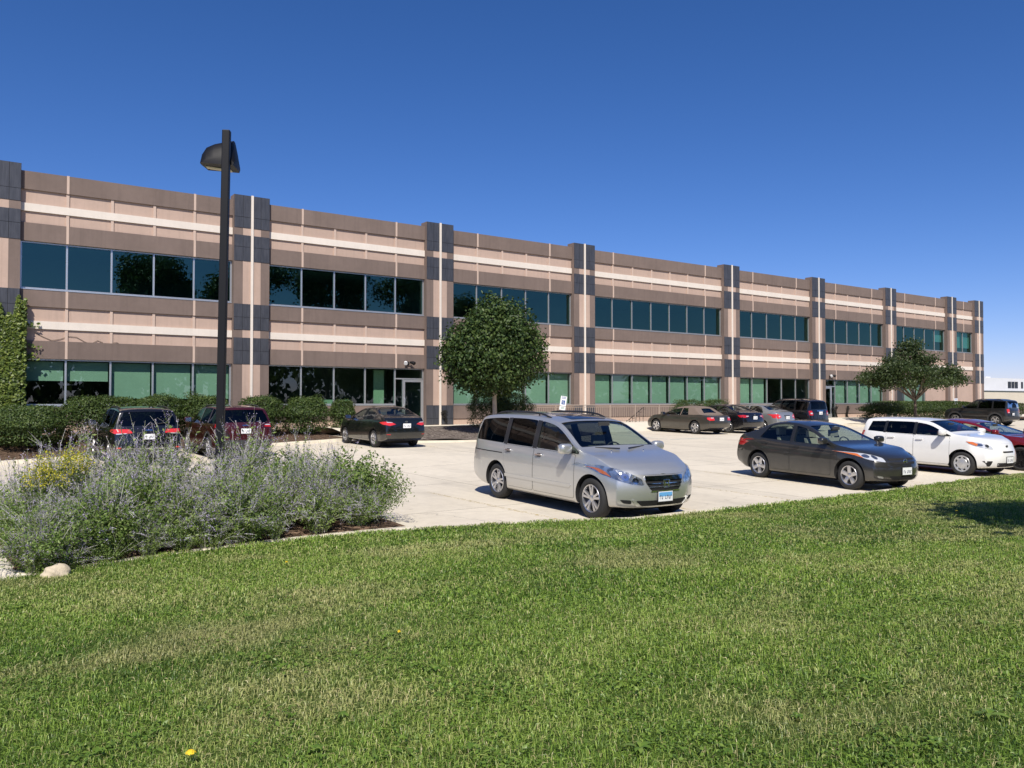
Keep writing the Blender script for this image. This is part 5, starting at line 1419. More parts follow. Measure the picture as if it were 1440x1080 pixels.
NEAR, FAR = -math.pi / 2, math.pi / 2
def stand(car, x, y, heading):
    car.root.location = (x, y, z_at(lotz, x, y)); sg = 1 if heading < 0 else -1
    car.root.rotation_euler = (0, sg * .019, heading)
def emblem_ring(c, frm, z, r, mat=C_CHROME, y=0, bar=False, parent=None, sq=.75):
    D = Vector((-1, 0, 0)) if frm == 'F' else Vector((1, 0, 0)); k = 1 if frm == 'F' else -1
    x = c.bvh.ray_cast(Vector((0, y, z)) - D * 4, D)[0].x + k * .014
    m = MB(); pts = [(x, y + r * math.cos(a), z + r * sq * math.sin(a)) for a in np.linspace(0, 2 * math.pi, 19)]
    m.tube(pts, r * .17, 6, cap=False)
    if bar: m.box(x - .008, x + .008, y - r * 1.1, y + r * 1.1, z - r * .17, z + r * .17)
    return m.build('emblem', mat, parent or c.root, smooth=True)

STYLE5 = dict(n=5, w=.085, taper=.95); STYLE_SPLIT = dict(n=5, split=.042, w=.042, taper=.9); STYLE10 = dict(n=10, w=.032, taper=1.1); STYLE7 = dict(n=7, w=.05, taper=1.0)

def facet_mat():
    t = NT('faceted_reflector'); v = t.n('ShaderNodeTexVoronoi', inp={'Vector': t.n('ShaderNodeTexCoord').outputs['Object'], 'Scale': 15})
    nb = t.bump(v.outputs['Distance'], .35, .02)
    col = t.ramp(t.n('ShaderNodeSeparateColor', inp={0: v.outputs['Color']}).outputs[0], [(.15, (.30, .31, .33)), (.5, (.55, .57, .59)), (.85, (.80, .82, .83))])
    return t.done(t.princ(Base_Color=col, Metallic=.8, Roughness=.18, Normal=nb, Coat_Weight=1.0, Coat_Roughness=.03))
C_FACET = facet_mat()
# --- the silver minivan, nose toward the lawn
SILVER = paint('silver_metallic_paint', (.62, .62, .60), .7, .34, .04)
P = dict(L=4.98, W=1.90, H=1.71, fa=1.66, ra=-1.34, R=.345, tw=.23, arch=.05,
    zt=[(2.49, .78), (2.44, .87), (2.3, .945), (1.95, 1.02), (1.5, 1.09), (1.40, 1.12), (1.0, 1.355), (.62, 1.55), (.45, 1.61), (.05, 1.67), (-.6, 1.705), (-1.4, 1.695), (-2.0, 1.655), (-2.2, 1.61), (-2.3, 1.50), (-2.44, 1.2), (-2.51, 1.02), (-2.55, .92)],
    zb=[(2.55, .72), (2.3, .855), (1.95, .94), (1.40, 1.015), (.5, 1.04), (-1, 1.065), (-2.3, 1.09), (-2.48, .98), (-2.55, .86)],
    zlo=[(2.55, .25), (2.2, .22), (1.6, .2), (-1.4, .2), (-2.2, .27), (-2.55, .36)],
    wp=[(2.55, .84), (2.3, .935), (1.8, .985), (1, 1), (-1.6, 1), (-2.2, .97), (-2.55, .9)],
    wr=.70, crown=.055, nose=[(.2, .12), (.30, .04), (.45, 0), (.58, .0), (.68, .02), (.80, .07), (.95, .13)], tail=[(.3, .06), (.5, 0), (.7, .02), (1.0, .05), (1.7, 0)],
    cabin=(-2.34, 1.40), thick=.055, ws=(1.165, 1.57, .055, .50), rw=(1.16, 1.54, .1, -2.15),
    windows=[(.02, 1.30, -.03, 0, .055), (-1.0, -.12, -.03, -.03, .06, 'cut', C_GLASSD), (-2.26, -1.13, .14, -.03, .065, 'cut', C_GLASSD)],
    rglass=C_GLASSD, doorlo=.30, mir=.85, bow=.34, fd=.9, sh=.958, tumble=1.1)
c = Car('minivan', 'silver minivan with roof rails and sunroof parked nose to the lawn', 'van', P, SILVER, (0, 0, 0), 0); van = c
stand(c, -9.17, -22.68, R(-92.6))
ed = lambda x, t: c.edge(x) - t
c.P['pillars'] = [[(-.115, c.zb(-.1) + .02), (.03, c.zb(0) + .02), (.0, ed(0, .05)), (-.145, ed(-.1, .05))], [(-1.125, c.zb(-1.1) + .02), (-.99, c.zb(-1) + .02), (-1.02, ed(-1, .055)), (-1.155, ed(-1.1, .06))]]
c.glaze(); c.interior(C_SEATG, ((.35, 2), (-.75, 3), (-1.6, 3))); c.under()
c.doors([(-.03, 1.22, False), (-1.07, -.05, True)], C_CHROME)
c.mirrors(1.12, 1.06, SILVER, (.20, .25, .18)); c.wheels(STYLE_SPLIT, C_ALLOY, .235)
c.both('side_moulding', rounded([(-1.0, .47), (1.12, .47), (1.14, .53), (-1.0, .53)], .02), SILVER, off=.014, skirt=.012)
c.both('sliding_rail', [(-2.30, .915), (-1.13, .90), (-1.13, .918), (-2.30, .933)], C_GAP, off=.003)
c.both('sill_trim', [(-.95, .215), (1.2, .215), (1.2, .245), (-.95, .245)], C_PLAST, off=.004)
c.rails(-1.85, .1, .63, C_BLACK)
c.patch('sunroof', rounded([(-.1, -.42), (.42, -.40), (.42, .40), (-.1, .42)], .06), 'T', plain('sunroof_glass', (.012, .014, .02), .12, 0, .25, .3), off=.006, skirt=.006)
hl = [(.43, .615), (.62, .635), (.80, .69), (.915, .785), (.945, .915), (.89, .915), (.78, .87), (.60, .795), (.45, .71)]
for h in c.pairF('headlight', rounded(hl, .02, 3), C_FACET, off=.005, step=.025):
    sg = 1 if sum(v.co.y for v in h.data.vertices) > 0 else -1
    def mir(p): return p if sg > 0 else [(-y, z) for y, z in p][::-1]
    c.patch('amber_lamp', mir([(.845, .735), (.90, .79), (.93, .87), (.90, .865), (.865, .81)]), 'F', C_AMBER, off=.0125, parent=h, step=.02)
    for (yy, zz, r) in ((.70, .745, .056), (.555, .685, .048)):
        c.patch('lamp_bowl', mir([(yy + r * math.cos(a), zz + r * math.sin(a)) for a in np.linspace(0, 6.28, 15)[:-1]]), 'F', C_CHROME, off=.008, parent=h, step=.03)
        c.patch('bulb', mir([(yy + r * .42 * math.cos(a), zz + r * .42 * math.sin(a)) for a in np.linspace(0, 6.28, 11)[:-1]]), 'F', C_REFL, off=.010, parent=h, step=.03)
    c.patch('lens', mir(rounded(grown(hl, .004), .02, 3)), 'F', pane('lamp_lens_glass', (.86, .88, .9), .07), off=.018, parent=h, step=.025)
g = c.patch('grille', rounded([(-.30, .525), (.30, .525), (.39, .65), (.395, .715), (-.395, .715), (-.39, .65)], .03), 'F', C_GAP, off=.004, step=.05)
c.patch('grille_bar', rounded([(-.40, .685), (.40, .685), (.405, .755), (-.405, .755)], .015), 'F', C_CHROME, off=.022, parent=g, step=.05, skirt=.02)
for z0, w_ in ((.628, .37), (.575, .335)):
    c.patch('grille_bar', [(-w_, z0), (w_, z0), (w_ + .01, z0 + .017), (-w_ - .01, z0 + .017)], 'F', C_CHROME, off=.016, parent=g, step=.06, skirt=.012)
c.patch('grille_surround', rounded([(-.31, .505), (.31, .505), (.305, .525), (-.305, .525)], .008), 'F', C_CHROME, off=.012, parent=g, step=.06, skirt=.01)
xg = c.bvh.ray_cast(Vector((4, 0, .63)), Vector((-1, 0, 0)))[0].x + .022
m = MB()
for y in (-.034, .034): m.add([(xg, y * 1.25 - .010, .58), (xg, y * 1.25 + .010, .58), (xg, y * .95 + .009, .625), (xg, y * .95 - .009, .625), (xg, y * 1.3 + .010, .68), (xg, y * 1.3 - .010, .68)] + [(xg - .02, q[0], q[1]) for q in ((y * 1.25 - .010, .58), (y * 1.25 + .010, .58), (y * .95 + .009, .625), (y * .95 - .009, .625), (y * 1.3 + .010, .68), (y * 1.3 - .010, .68))],
    [(0, 1, 2, 3), (3, 2, 4, 5), (6, 9, 8, 7), (9, 11, 10, 8), (0, 6, 7, 1), (1, 7, 8, 2), (2, 8, 10, 4), (4, 10, 11, 5), (5, 11, 9, 3), (3, 9, 6, 0)])
m.box(xg - .018, xg - .001, -.030, .030, .617, .635)
m.tube([(xg - .004, y, z) for y, z in ((-.055, .57), (.055, .57), (.06, .625), (.068, .69), (-.068, .69), (-.06, .625), (-.055, .57))], .006, 6, cap=False)
m.build('emblem', C_CHROME, g)
lo = c.patch('lower_intake', rounded([(-.44, .275), (.44, .275), (.55, .365), (-.55, .365)], .03), 'F', C_GAP, off=.004, step=.06)
c.pairF('fog_recess', rounded([(.61, .31), (.73, .325), (.79, .385), (.62, .375)], .025), C_GAP, off=.004, step=.04)
c.pairF('bumper_fin', [(.47, .275), (.52, .275), (.615, .385), (.575, .385)], SILVER, off=.016, step=.05, skirt=.012)
c.plate('F', .425, .31, .16, -.02, True)
for y in (-.36, .36):
    h = c.bvh.ray_cast(Vector((1.50, y, 4)), Vector((0, 0, -1)))[0]; m = MB(); m.tube([(h.x - .01, y, h.z - .01), (h.x + .015, y, h.z + .016)], .012, 8); m.build('washer_nozzle', C_CHROME, c.root, smooth=True)
c.both('tail_light', rounded([(-2.55, .80), (-2.42, .80), (-2.40, .86), (-2.43, 1.05), (-2.55, 1.05)], .03), C_RED, off=.006, step=.05, skirt=.006)
for sg in (-1, 1):
    m = MB(); xw = 1.36; zz = c.zt(1.36); m.tube([(1.42, sg * .1, zz + .0), (1.30, sg * .55, c.zt(1.30) - .01)], .012, 6); m.build('wiper', C_BLACK, c.root)


def std_front(c, hlp, gr, low, hmat=None, gmat=C_GAP, amber=None, fog=None):
    for h in c.pairF('headlight', rounded(hlp, .02, 3), hmat or C_LENS, off=.006, step=.025):
        sg = 1 if sum(v.co.y for v in h.data.vertices) > 0 else -1
        f = lambda p: p if sg > 0 else [(-y, z) for y, z in p][::-1]
        if amber: c.patch('amber_lamp', f(amber), 'F', C_AMBER, off=.0125, parent=h, step=.02)
        cy = sum(p[0] for p in hlp) / len(hlp); cz = sum(p[1] for p in hlp) / len(hlp)
        for (yy, r) in ((cy - .05, .042), (cy + .05, .036)):
            c.patch('bulb', f([(yy + r * math.cos(a), cz + .25 * (yy - cy) + r * math.sin(a)) for a in np.linspace(0, 6.28, 13)[:-1]]), 'F', C_REFL, off=.009, parent=h, step=.03)
    g = c.patch('grille', rounded(gr, .03), 'F', gmat, off=.005, step=.06) if gr else None
    if low: c.patch('lower_intake', rounded(low, .03), 'F', C_GAP, off=.004, step=.06)
    if fog: c.pairF('fog_light', rounded(fog, .015), C_REFL, off=.005, step=.04)
    return g
def std_rear(c, tl, z_plate, mat=C_RED, white=None, trunk=None, chrome=None, frame=True, y=0):
    for h in c.pairF('tail_light', rounded(tl, .02, 3), mat, frm='B', off=.008, step=.04, skirt=.008):
        sg = 1 if sum(v.co.y for v in h.data.vertices) > 0 else -1
        f = lambda p: p if sg > 0 else [(-y_, z) for y_, z in p][::-1]
        if white: c.patch('reverse_lamp', f(white), 'B', C_LENS, off=.012, parent=h, step=.04)
    if trunk: c.patch('trunk_seam', trunk, 'B', C_GAP, off=.002, step=.06)
    if chrome: c.patch('chrome_strip', chrome, 'B', C_CHROME, off=.012, step=.06, skirt=.01)
    c.plate('B', z_plate, y=y)
def ring_seam(poly, w=.007):
    return None

# --- charcoal sedan in the near row
GRAPH = paint('charcoal_metallic_paint', (.040, .040, .038), .45, .30, .03)
P = sedan(4.46, 1.75, 1.465, 1.40, -1.285, .32, bow=.38, fd=.85)
c = Car('sedan', 'charcoal grey sedan parked nose to the lawn between the minivan and the white hatchback', 'car', P, GRAPH, (0, 0, 0), 0)
stand(c, -1.60, -22.86, R(-96.5)); c.glaze(); c.interior(C_SEATT); c.under()
c.doors([(-.26, .92, False), (-1.24, -.28, True)]); c.mirrors(.80, .97, GRAPH); c.wheels(STYLE5, C_ALLOY, .215)
c.both('window_post', [(-.29, c.zb(-.25) + .02), (-.21, c.zb(-.2) + .02), (-.26, c.edge(-.25) - .05), (-.34, c.edge(-.3) - .05)], C_BLACK, off=.002)
g = std_front(c, [(.50, .645), (.72, .68), (.83, .765), (.86, .84), (.80, .83), (.62, .785), (.50, .73)], [(-.34, .60), (.34, .60), (.42, .72), (-.42, .72)], [(-.36, .27), (.36, .27), (.46, .35), (-.46, .35)], amber=[(.77, .72), (.845, .785), (.855, .83), (.80, .81)], fog=[(.56, .30), (.66, .31), (.68, .36), (.57, .35)])
emblem_ring(c, 'F', .66, .055, C_CHROME, 0, True, g, 1.0); c.plate('F', .455, .305, .155)
std_rear(c, [(.60, .80), (.84, .78), (.85, .95), (.70, .96)], .80)
c.both('tail_light_side', rounded([(-2.27, .78), (-2.14, .80), (-2.10, .97), (-2.24, .97)], .02), C_RED, off=.006, step=.05)

# --- white hatchback in the near row
WHITE = paint('white_paint', (.80, .80, .78), 0, .30)
P = dict(sedan(3.93, 1.73, 1.47, 1.165, -1.295, .315),
    zt=[(1.965, .86), (1.92, .94), (1.70, 1.0), (1.3, 1.04), (1.05, 1.065), (.97, 1.075), (.6, 1.245), (.25, 1.39), (.08, 1.43), (-.4, 1.47), (-1.0, 1.465), (-1.5, 1.45), (-1.76, 1.425), (-1.83, 1.33), (-1.90, 1.10), (-1.94, .98), (-1.965, .9)],
    zb=[(1.965, .79), (1.7, .92), (1.3, .97), (.97, .975), (0, .985), (-1, 1.0), (-1.75, 1.03), (-1.9, .98), (-1.965, .86)],
    zlo=[(1.965, .24), (1.7, .2), (1.1, .2), (-1.2, .2), (-1.7, .26), (-1.965, .34)],
    wp=[(1.965, .84), (1.7, .94), (1.35, .985), (.8, 1), (-1.3, 1), (-1.75, .97), (-1.965, .9)],
    wr=.60, nose=[(.2, .12), (.3, .03), (.45, 0), (.62, .02), (.75, .08), (.95, .17)], tail=[(.3, .05), (.5, 0), (.8, .02), (1.1, .04), (1.5, 0)], cabin=(-1.80, .97), ws=(1.12, 1.39, .06, .14), rw=(1.10, 1.37, .12, -1.68),
    windows=[(-.12, .86, -.02, 0, .06), (-1.02, -.20, -.0, -.02, .06, 'cut', C_GLASSD), (-1.60, -1.09, .08, .0, .065, 'cut', C_GLASSD)], glass=C_GLASSM, rglass=C_GLASSD, mir=.4, bow=.32)
c = Car('hatchback', 'white hatchback parked nose to the lawn left of the red sedan', 'car', P, WHITE, (0, 0, 0), 0)
stand(c, 3.80, -22.76, R(-93))
c.P['pillars'] = [[(-.205, c.zb(-.2) + .02), (-.115, c.zb(-.1) + .02), (-.135, c.edge(-.1) - .05), (-.225, c.edge(-.2) - .05)], [(-1.095, c.zb(-1.1) + .02), (-1.015, c.zb(-1) + .02), (-1.015, c.edge(-1) - .055), (-1.095, c.edge(-1.1) - .055)]]
c.glaze(); c.interior(C_SEATG, ((0, 2), (-.85, 3))); c.under(); c.doors([(-.16, .84, False), (-1.0, -.18, True)]); c.mirrors(.72, 1.04, WHITE)
c.wheels(dict(n=8, w=.055, taper=1.0, cap=True), plain('silver_hub_cap', (.55, .56, .57), .35, .5), .215)
g = std_front(c, [(.52, .71), (.70, .73), (.815, .82), (.835, .905), (.78, .905), (.62, .84), (.53, .78)], [(-.24, .625), (.24, .625), (.25, .665), (-.25, .665)], [(-.42, .26), (.42, .26), (.46, .37), (-.46, .37)], amber=[(.77, .79), (.83, .85), (.833, .90), (.785, .895), (.74, .845)])
emblem_ring(c, 'F', .79, .04, C_PLAST, 0, True); c.plate('F', .44); c.pairF('fog_recess', rounded([(.62, .28), (.68, .28), (.76, .42), (.58, .42)], .02), C_GAP, off=.004, step=.04)
c.both('tail_light', rounded([(-1.965, .84), (-1.82, .86), (-1.80, 1.04), (-1.90, 1.08)], .02), C_REDB, off=.01, step=.05, skirt=.01)
std_rear(c, [(.66, .82), (.80, .82), (.78, 1.06), (.68, 1.06)], .72)

# --- red sedan at the right edge
REDP = paint('dark_red_paint', (.20, .010, .014), .25, .28, .02)
P = sedan(4.85, 1.84, 1.40, 1.45, -1.38, .335, zb=[(2.42, .64), (2.2, .78), (1.7, .88), (1.08, .95), (0, .96), (-1, 1.0), (-1.9, 1.04), (-2.3, 1.02), (-2.42, .9)])
c = Car('sedan', 'dark red sedan with black wheels beyond the white hatchback', 'car', P, REDP, (0, 0, 0), 0)
stand(c, 6.72, -22.6, NEAR); c.glaze(); c.interior(C_SEATG); c.under(); c.doors([(-.26, .96, False), (-1.28, -.28, True)]); c.mirrors(.84, .98, REDP); c.wheels(dict(n=10, w=.036, taper=1.0), C_ALLOYD, .245)
c.both('window_chrome', [(-1.2, c.zb(-1.2) + .012), (.95, c.zb(.95) + .010), (.95, c.zb(.95) + .024), (-1.2, c.zb(-1.2) + .026)], C_CHROME, off=.005)
std_front(c, [(.52, .62), (.72, .65), (.84, .72), (.86, .765), (.80, .77), (.6, .71)], [(-.40, .46), (.40, .46), (.46, .60), (-.46, .60)], [(-.4, .27), (.4, .27), (.48, .36), (-.48, .36)]); c.plate('F', .42)
std_rear(c, [(.55, .84), (.84, .82), (.86, .96), (.62, .97)], .78)

# --- far row, noses to the building
def far_car(c, x, y): stand(c, x, y, FAR); c.glaze(); c.under()
BLK = paint('black_paint', (.008, .008, .010), .1, .22); BLKG = paint('green_black_paint', (.009, .011, .011), .2, .24)
DRED = paint('maroon_paint', (.060, .008, .011), .3, .28, .02); TAUPE = paint('taupe_metallic_paint', (.066, .060, .050), .5, .33, .03); LSILV = paint('pale_silver_paint', (.46, .47, .46), .7, .33, .03); JBLK = paint('weathered_black_paint', (.012, .012, .012), .1, .38)
# black off-road wagon at the left
P = suv(4.82, 1.94, 1.76, 1.5, -1.42, .385)
c = Car('suv', 'black off-road wagon with wide red tail lights behind the goldenrod', 'suv', P, BLK, (0, 0, 0), 0); far_car(c, -14.05, -6.6)
c.interior(C_SEATG); c.doors([(-.2, .98, False), (-1.22, -.22, True)]); c.mirrors(.86, 1.12, BLK, (.18, .25, .19)); c.wheels(STYLE5, C_ALLOY, .26); c.rails(-1.7, .2, .66, C_BLACK)
std_rear(c, [(.44, 1.005), (.90, .985), (.95, 1.03), (.93, 1.12), (.50, 1.115)], .90, C_REDB, [(.60, .985), (.86, .97), (.86, .995), (.60, 1.008)])
c.patch('badge', [(-.10, 1.07), (.10, 1.07), (.10, 1.10), (-.10, 1.10)], 'B', C_CHROME, off=.01, step=.05)
c.patch('bumper_strip', [(-.72, .545), (.72, .545), (.72, .57), (-.72, .57)], 'B', C_CHROME, off=.014, step=.06, skirt=.01); c.patch('rear_valance', [(-.8, .40), (.8, .40), (.84, .53), (-.84, .53)], 'B', C_PLAST, off=.006, step=.08)
c.pairF('bumper_reflector', rounded([(.74, .56), (.86, .56), (.86, .60), (.74, .60)], .01), C_REDB, 'B', off=.016, step=.05)
m = MB(); h = c.bvh.ray_cast(Vector((-4, 0, 1.24)), Vector((1, 0, 0)))[0]; m.tube([(h.x - .03, 0, 1.23), (h.x + .0, -.45, 1.30)], .013, 6); m.build('wiper', C_BLACK, c.root)
# dark red off-road wagon
P = suv(4.62, 1.86, 1.69, 1.42, -1.30, .37)
c = Car('suv', 'dark red off-road wagon with black cladding behind the lamp post', 'suv', P, DRED, (0, 0, 0), 0); far_car(c, -11.2, -6.6)
c.interior(C_SEATG); c.doors([(-.2, .95, False), (-1.18, -.22, True)]); c.mirrors(.82, 1.09, DRED, (.18, .24, .18)); c.wheels(STYLE_SPLIT, C_ALLOY, .25); c.rails(-1.6, .2, .62, C_PLAST); c.flares(C_PLAST, .07)
c.both('sill_cladding', [(-.85, .27), (.95, .27), (.95, .40), (-.85, .40)], C_PLAST, off=.008, step=.08)
std_rear(c, [(.60, 1.03), (.88, 1.005), (.91, 1.08), (.90, 1.12), (.66, 1.105)], .90, C_RED, [(.62, 1.075), (.80, 1.07), (.80, 1.10), (.66, 1.10)])
c.patch('rear_cladding', rounded([(-.86, .38), (.86, .38), (.90, .62), (-.90, .62)], .04), 'B', C_PLAST, off=.010, step=.08, skirt=.008); c.patch('badge', [(-.09, 1.06), (.09, 1.06), (.09, 1.085), (-.09, 1.085)], 'B', C_CHROME, off=.01, step=.05)
m = MB(); h = c.bvh.ray_cast(Vector((-1.2, .2, 4)), Vector((0, 0, -1)))[0]; m.tube([(h.x, .2, h.z - .01), (h.x - .1, .2, h.z + .2)], .006, 5); m.build('aerial', C_BLACK, c.root)
# black compact sedan by the entrance
P = sedan(4.41, 1.73, 1.47, 1.28, -1.21, .305)
c = Car('sedan', 'black compact sedan parked alone left of the entrance door', 'car', P, BLKG, (0, 0, 0), 0); far_car(c, -5.62, -6.85)
c.interior(C_SEATG, ((.05, 2), (-.8, 3))); c.doors([(-.26, .88, False), (-1.18, -.28, True)]); c.mirrors(.76, .95, BLKG); c.wheels(dict(n=7, w=.055, taper=.9), C_ALLOY, .205)
std_rear(c, [(.40, .84), (.62, .79), (.80, .83), (.835, .90), (.78, .93), (.56, .92)], .79, C_REDB, [(.50, .895), (.70, .90), (.72, .925), (.56, .915)])
emblem_ring(c, 'B', .93, .045, C_CHROME, 0, False, None, .45); c.patch('bumper_seam', [(-.80, .70), (.80, .70), (.80, .706), (-.80, .706)], 'B', C_GAP, off=.002, step=.06); c.pairF('bumper_reflector', [(.60, .47), (.74, .48), (.74, .505), (.60, .50)], C_RED, 'B', off=.006, step=.05)
# taupe convertible
M_SOFT = surf('taupe_canvas', (.17, .13, .105), .06, 8, .95, bump=.3, bscale=300, bdist=.001)
P = sedan(4.57, 1.78, 1.39, 1.36, -1.29, .32, zt=[(2.285, .62), (2.2, .70), (1.95, .79), (1.5, .875), (1.05, .925), (.90, .955), (.55, 1.13), (.16, 1.31), (.0, 1.345), (-.4, 1.385), (-.85, 1.375), (-1.1, 1.33), (-1.42, 1.12), (-1.62, .985), (-1.72, .955), (-2.12, .935), (-2.23, .90), (-2.285, .84)],
    zb=[(2.285, .58), (2.1, .71), (1.6, .81), (.95, .875), (0, .89), (-1, .905), (-1.7, .925), (-2.15, .89), (-2.285, .80)], ws=(.99, 1.30, .055, -.03), rw=(1.035, 1.25, .34, -.98), cabin=(-1.6, .9), windows=[(-.30, .84, -.03, 0, .06), (-.86, -.36, .16, -.02, .06)], roofmat=M_SOFT, roofx=(-1.72, .06), wr=.56, tumble=1.2)
c = Car('convertible', 'taupe convertible with a raised canvas roof at the left of the middle row', 'car', P, TAUPE, (0, 0, 0), 0); far_car(c, 12.2, -5.6)
c.interior(C_SEATT, ((.0, 2), (-.85, 3))); c.doors([(-.34, .86, False)]); c.mirrors(.74, .90, TAUPE); c.wheels(STYLE5, C_ALLOY, .225)
std_rear(c, [(.47, .70), (.76, .69), (.80, .74), (.79, .84), (.50, .845)], .755, C_REDB, [(.52, .80), (.68, .80), (.68, .835), (.52, .835)])
m = MB(); h = c.bvh.ray_cast(Vector((-4, 0, .85)), Vector((1, 0, 0)))[0]
for k in range(4):
    y = -.082 + .055 * k; m.tube([(h.x - .012, y + .034 * math.cos(a), .842 + .034 * math.sin(a)) for a in np.linspace(0, 6.28, 13)], .006, 5, cap=False)
m.build('emblem', C_CHROME, c.root, smooth=True); c.patch('bumper_seam', [(-.80, .63), (.80, .63), (.80, .638), (-.80, .638)], 'B', C_GAP, off=.002, step=.06)
# black family sedan, silver compact sedan
P = sedan(4.80, 1.82, 1.47, 1.42, -1.35, .33)
c = Car('sedan', 'black sedan between the taupe convertible and the silver sedan', 'car', P, BLK, (0, 0, 0), 0); far_car(c, 14.72, -5.5)
c.interior(C_SEATG); c.doors([(-.26, .96, False), (-1.26, -.28, True)]); c.mirrors(.82, .96, BLK); c.wheels(STYLE10, C_ALLOY, .23)
std_rear(c, [(.42, .86), (.66, .80), (.84, .82), (.86, .93), (.70, .94), (.44, .905)], .80, C_RED, [(.44, .87), (.60, .85), (.60, .89), (.46, .90)]); emblem_ring(c, 'B', .93, .045, C_CHROME, 0, True, None, .7)
P = sedan(4.53, 1.70, 1.48, 1.33, -1.27, .31)
c = Car('sedan', 'silver sedan with clear-centred tail lights between two black vehicles', 'car', P, LSILV, (0, 0, 0), 0); far_car(c, 17.25, -5.7)
c.interior(C_SEATG); c.doors([(-.26, .92, False), (-1.22, -.28, True)]); c.mirrors(.78, .96, LSILV); c.wheels(STYLE7, C_ALLOY, .21)
std_rear(c, [(.46, .80), (.66, .72), (.80, .76), (.82, .95), (.66, .97), (.50, .90)], .78, C_REDB, [(.52, .82), (.62, .80), (.62, .88), (.53, .87)]); c.patch('plate_recess', [(-.24, .86), (.24, .86), (.24, .90), (-.24, .90)], 'B', C_GAP, off=.003, step=.06)
# boxy black wagon and the dark off-road wagon at the hedge
P = suv(4.44, 1.80, 1.76, 1.33, -1.29, .355, boxy=.8)
c = Car('suv', 'boxy black wagon parked beside the far glass door', 'suv', P, BLK, (0, 0, 0), 0); far_car(c, 20.05, -5.8)
c.interior(C_SEATG); c.doors([(-.2, .86, False), (-1.14, -.22, True)]); c.mirrors(.76, 1.13, BLK, (.17, .24, .18)); c.wheels(STYLE7, C_ALLOY, .24); c.rails(-1.6, .2, .62, C_BLACK)
std_rear(c, [(.60, .88), (.80, .87), (.83, .90), (.82, 1.12), (.66, 1.13), (.62, 1.0)], 1.0, C_RED, [(.64, .95), (.78, .95), (.78, 1.02), (.65, 1.02)]); c.patch('badge', [(-.30, 1.09), (.26, 1.09), (.26, 1.14), (-.30, 1.14)], 'B', C_CHROME, off=.008, step=.06)
c.patch('rear_bumper', rounded([(-.86, .46), (.86, .46), (.86, .64), (-.86, .64)], .04), 'B', C_PLAST, off=.02, step=.08, skirt=.02)
P = suv(4.46, 1.83, 1.80, 1.33, -1.32, .375, boxy=1.0)
c = Car('suv', 'dark boxy off-road wagon parked in front of the clipped hedge on the right', 'suv', P, JBLK, (0, 0, 0), 0); far_car(c, 40.1, -6.9)
c.interior(C_SEATG); c.doors([(-.2, .84, False), (-1.14, -.22, True)]); c.mirrors(.76, 1.15, JBLK, (.17, .24, .18)); c.wheels(STYLE5, C_ALLOY, .25); c.rails(-1.7, .1, .64, C_BLACK); c.flares(C_PLAST, .10, .03)
std_rear(c, [(.66, .88), (.82, .87), (.84, .90), (.83, 1.14), (.68, 1.15)], .80, C_REDB, [(.68, .90), (.80, .90), (.80, .95), (.68, .95)], y=.3)
c.both('rear_post_trim', [(-2.13, 1.2), (-2.06, 1.2), (-2.02, 1.6), (-2.08, 1.6)], C_CHROME, off=.006, step=.06)
c.patch('rear_bumper', rounded([(-.88, .46), (.88, .46), (.88, .64), (-.88, .64)], .04), 'B', C_PLAST, off=.03, step=.08, skirt=.03)

# ---------------------------------------------------------------- lamp, signs, railing, far things
M_LAMP = plain('dark_bronze_metal', (.009, .009, .011), .5, .1, 0, .3)
M_LENS = plain('lamp_diffuser', (.62, .56, .44), .35)
lx, ly = -15.66, -22.35; lz = z_at(islandz, lx, ly)
t = empty('lamp_post', (lx, ly, lz - .02), 0, 'tall dark lamp post with hooded lamp rising from the flower bed', 'lamp post'); t.rotation_euler = (0, R(.75), YAW * -1 + R(6))
H_ = 5.12 - lz + .04
m = MB(); m.box(-.056, .056, -.056, .056, 0, H_); o = m.build('pole', M_LAMP, t); bv = o.modifiers.new('bevel', 'BEVEL'); bv.width = .012; bv.segments = 2
m = MB(); m.box(-.13, .13, -.13, .13, -.06, .10); o = m.build('base_cover', M_LAMP, t); bv = o.modifiers.new('bevel', 'BEVEL'); bv.width = .02; bv.segments = 2
m = MB(); prof = [(.055, -.08), (-.06, -.10), (-.22, -.14), (-.34, -.20), (-.405, -.31), (-.43, -.45), (.10, -.50), (.115, -.40), (.09, -.24)]
n = len(prof); secs = np.linspace(-1, 1, 11); V = []
for q in secs:
    k = (1 - abs(q) ** 3.2 * .55); dz = -.06 * abs(q) ** 2.5
    V += [(.0 + (x - 0) * (1 - .12 * q * q), q * .21 + .0, H_ + max(-.52, (z + .50) * k - .50 + dz * (1 if z > -.36 else 0)) ) for x, z in prof]
F = [(i * n + k, i * n + (k + 1) % n, (i + 1) * n + (k + 1) % n, (i + 1) * n + k) for i in range(10) for k in range(n)] + [tuple(range(n)), tuple(10 * n + k for k in range(n))]
V = [(x, y + .265, z) for x, y, z in V]
m.add(V, F); hd = m.build('lamp_head', M_LAMP, t, smooth=True, ang=35)
m = MB(); m.add([(-.38, .30, H_ - .458), (.0, .30, H_ - .500), (.0, .435, H_ - .500), (-.38, .42, H_ - .458), (-.37, .31, H_ - .472), (-.02, .31, H_ - .512), (-.02, .425, H_ - .512), (-.37, .41, H_ - .472)], [(0, 1, 2, 3), (7, 6, 5, 4), (0, 4, 5, 1), (1, 5, 6, 2), (2, 6, 7, 3), (3, 7, 4, 0)]); m.build('lens', M_LENS, hd)

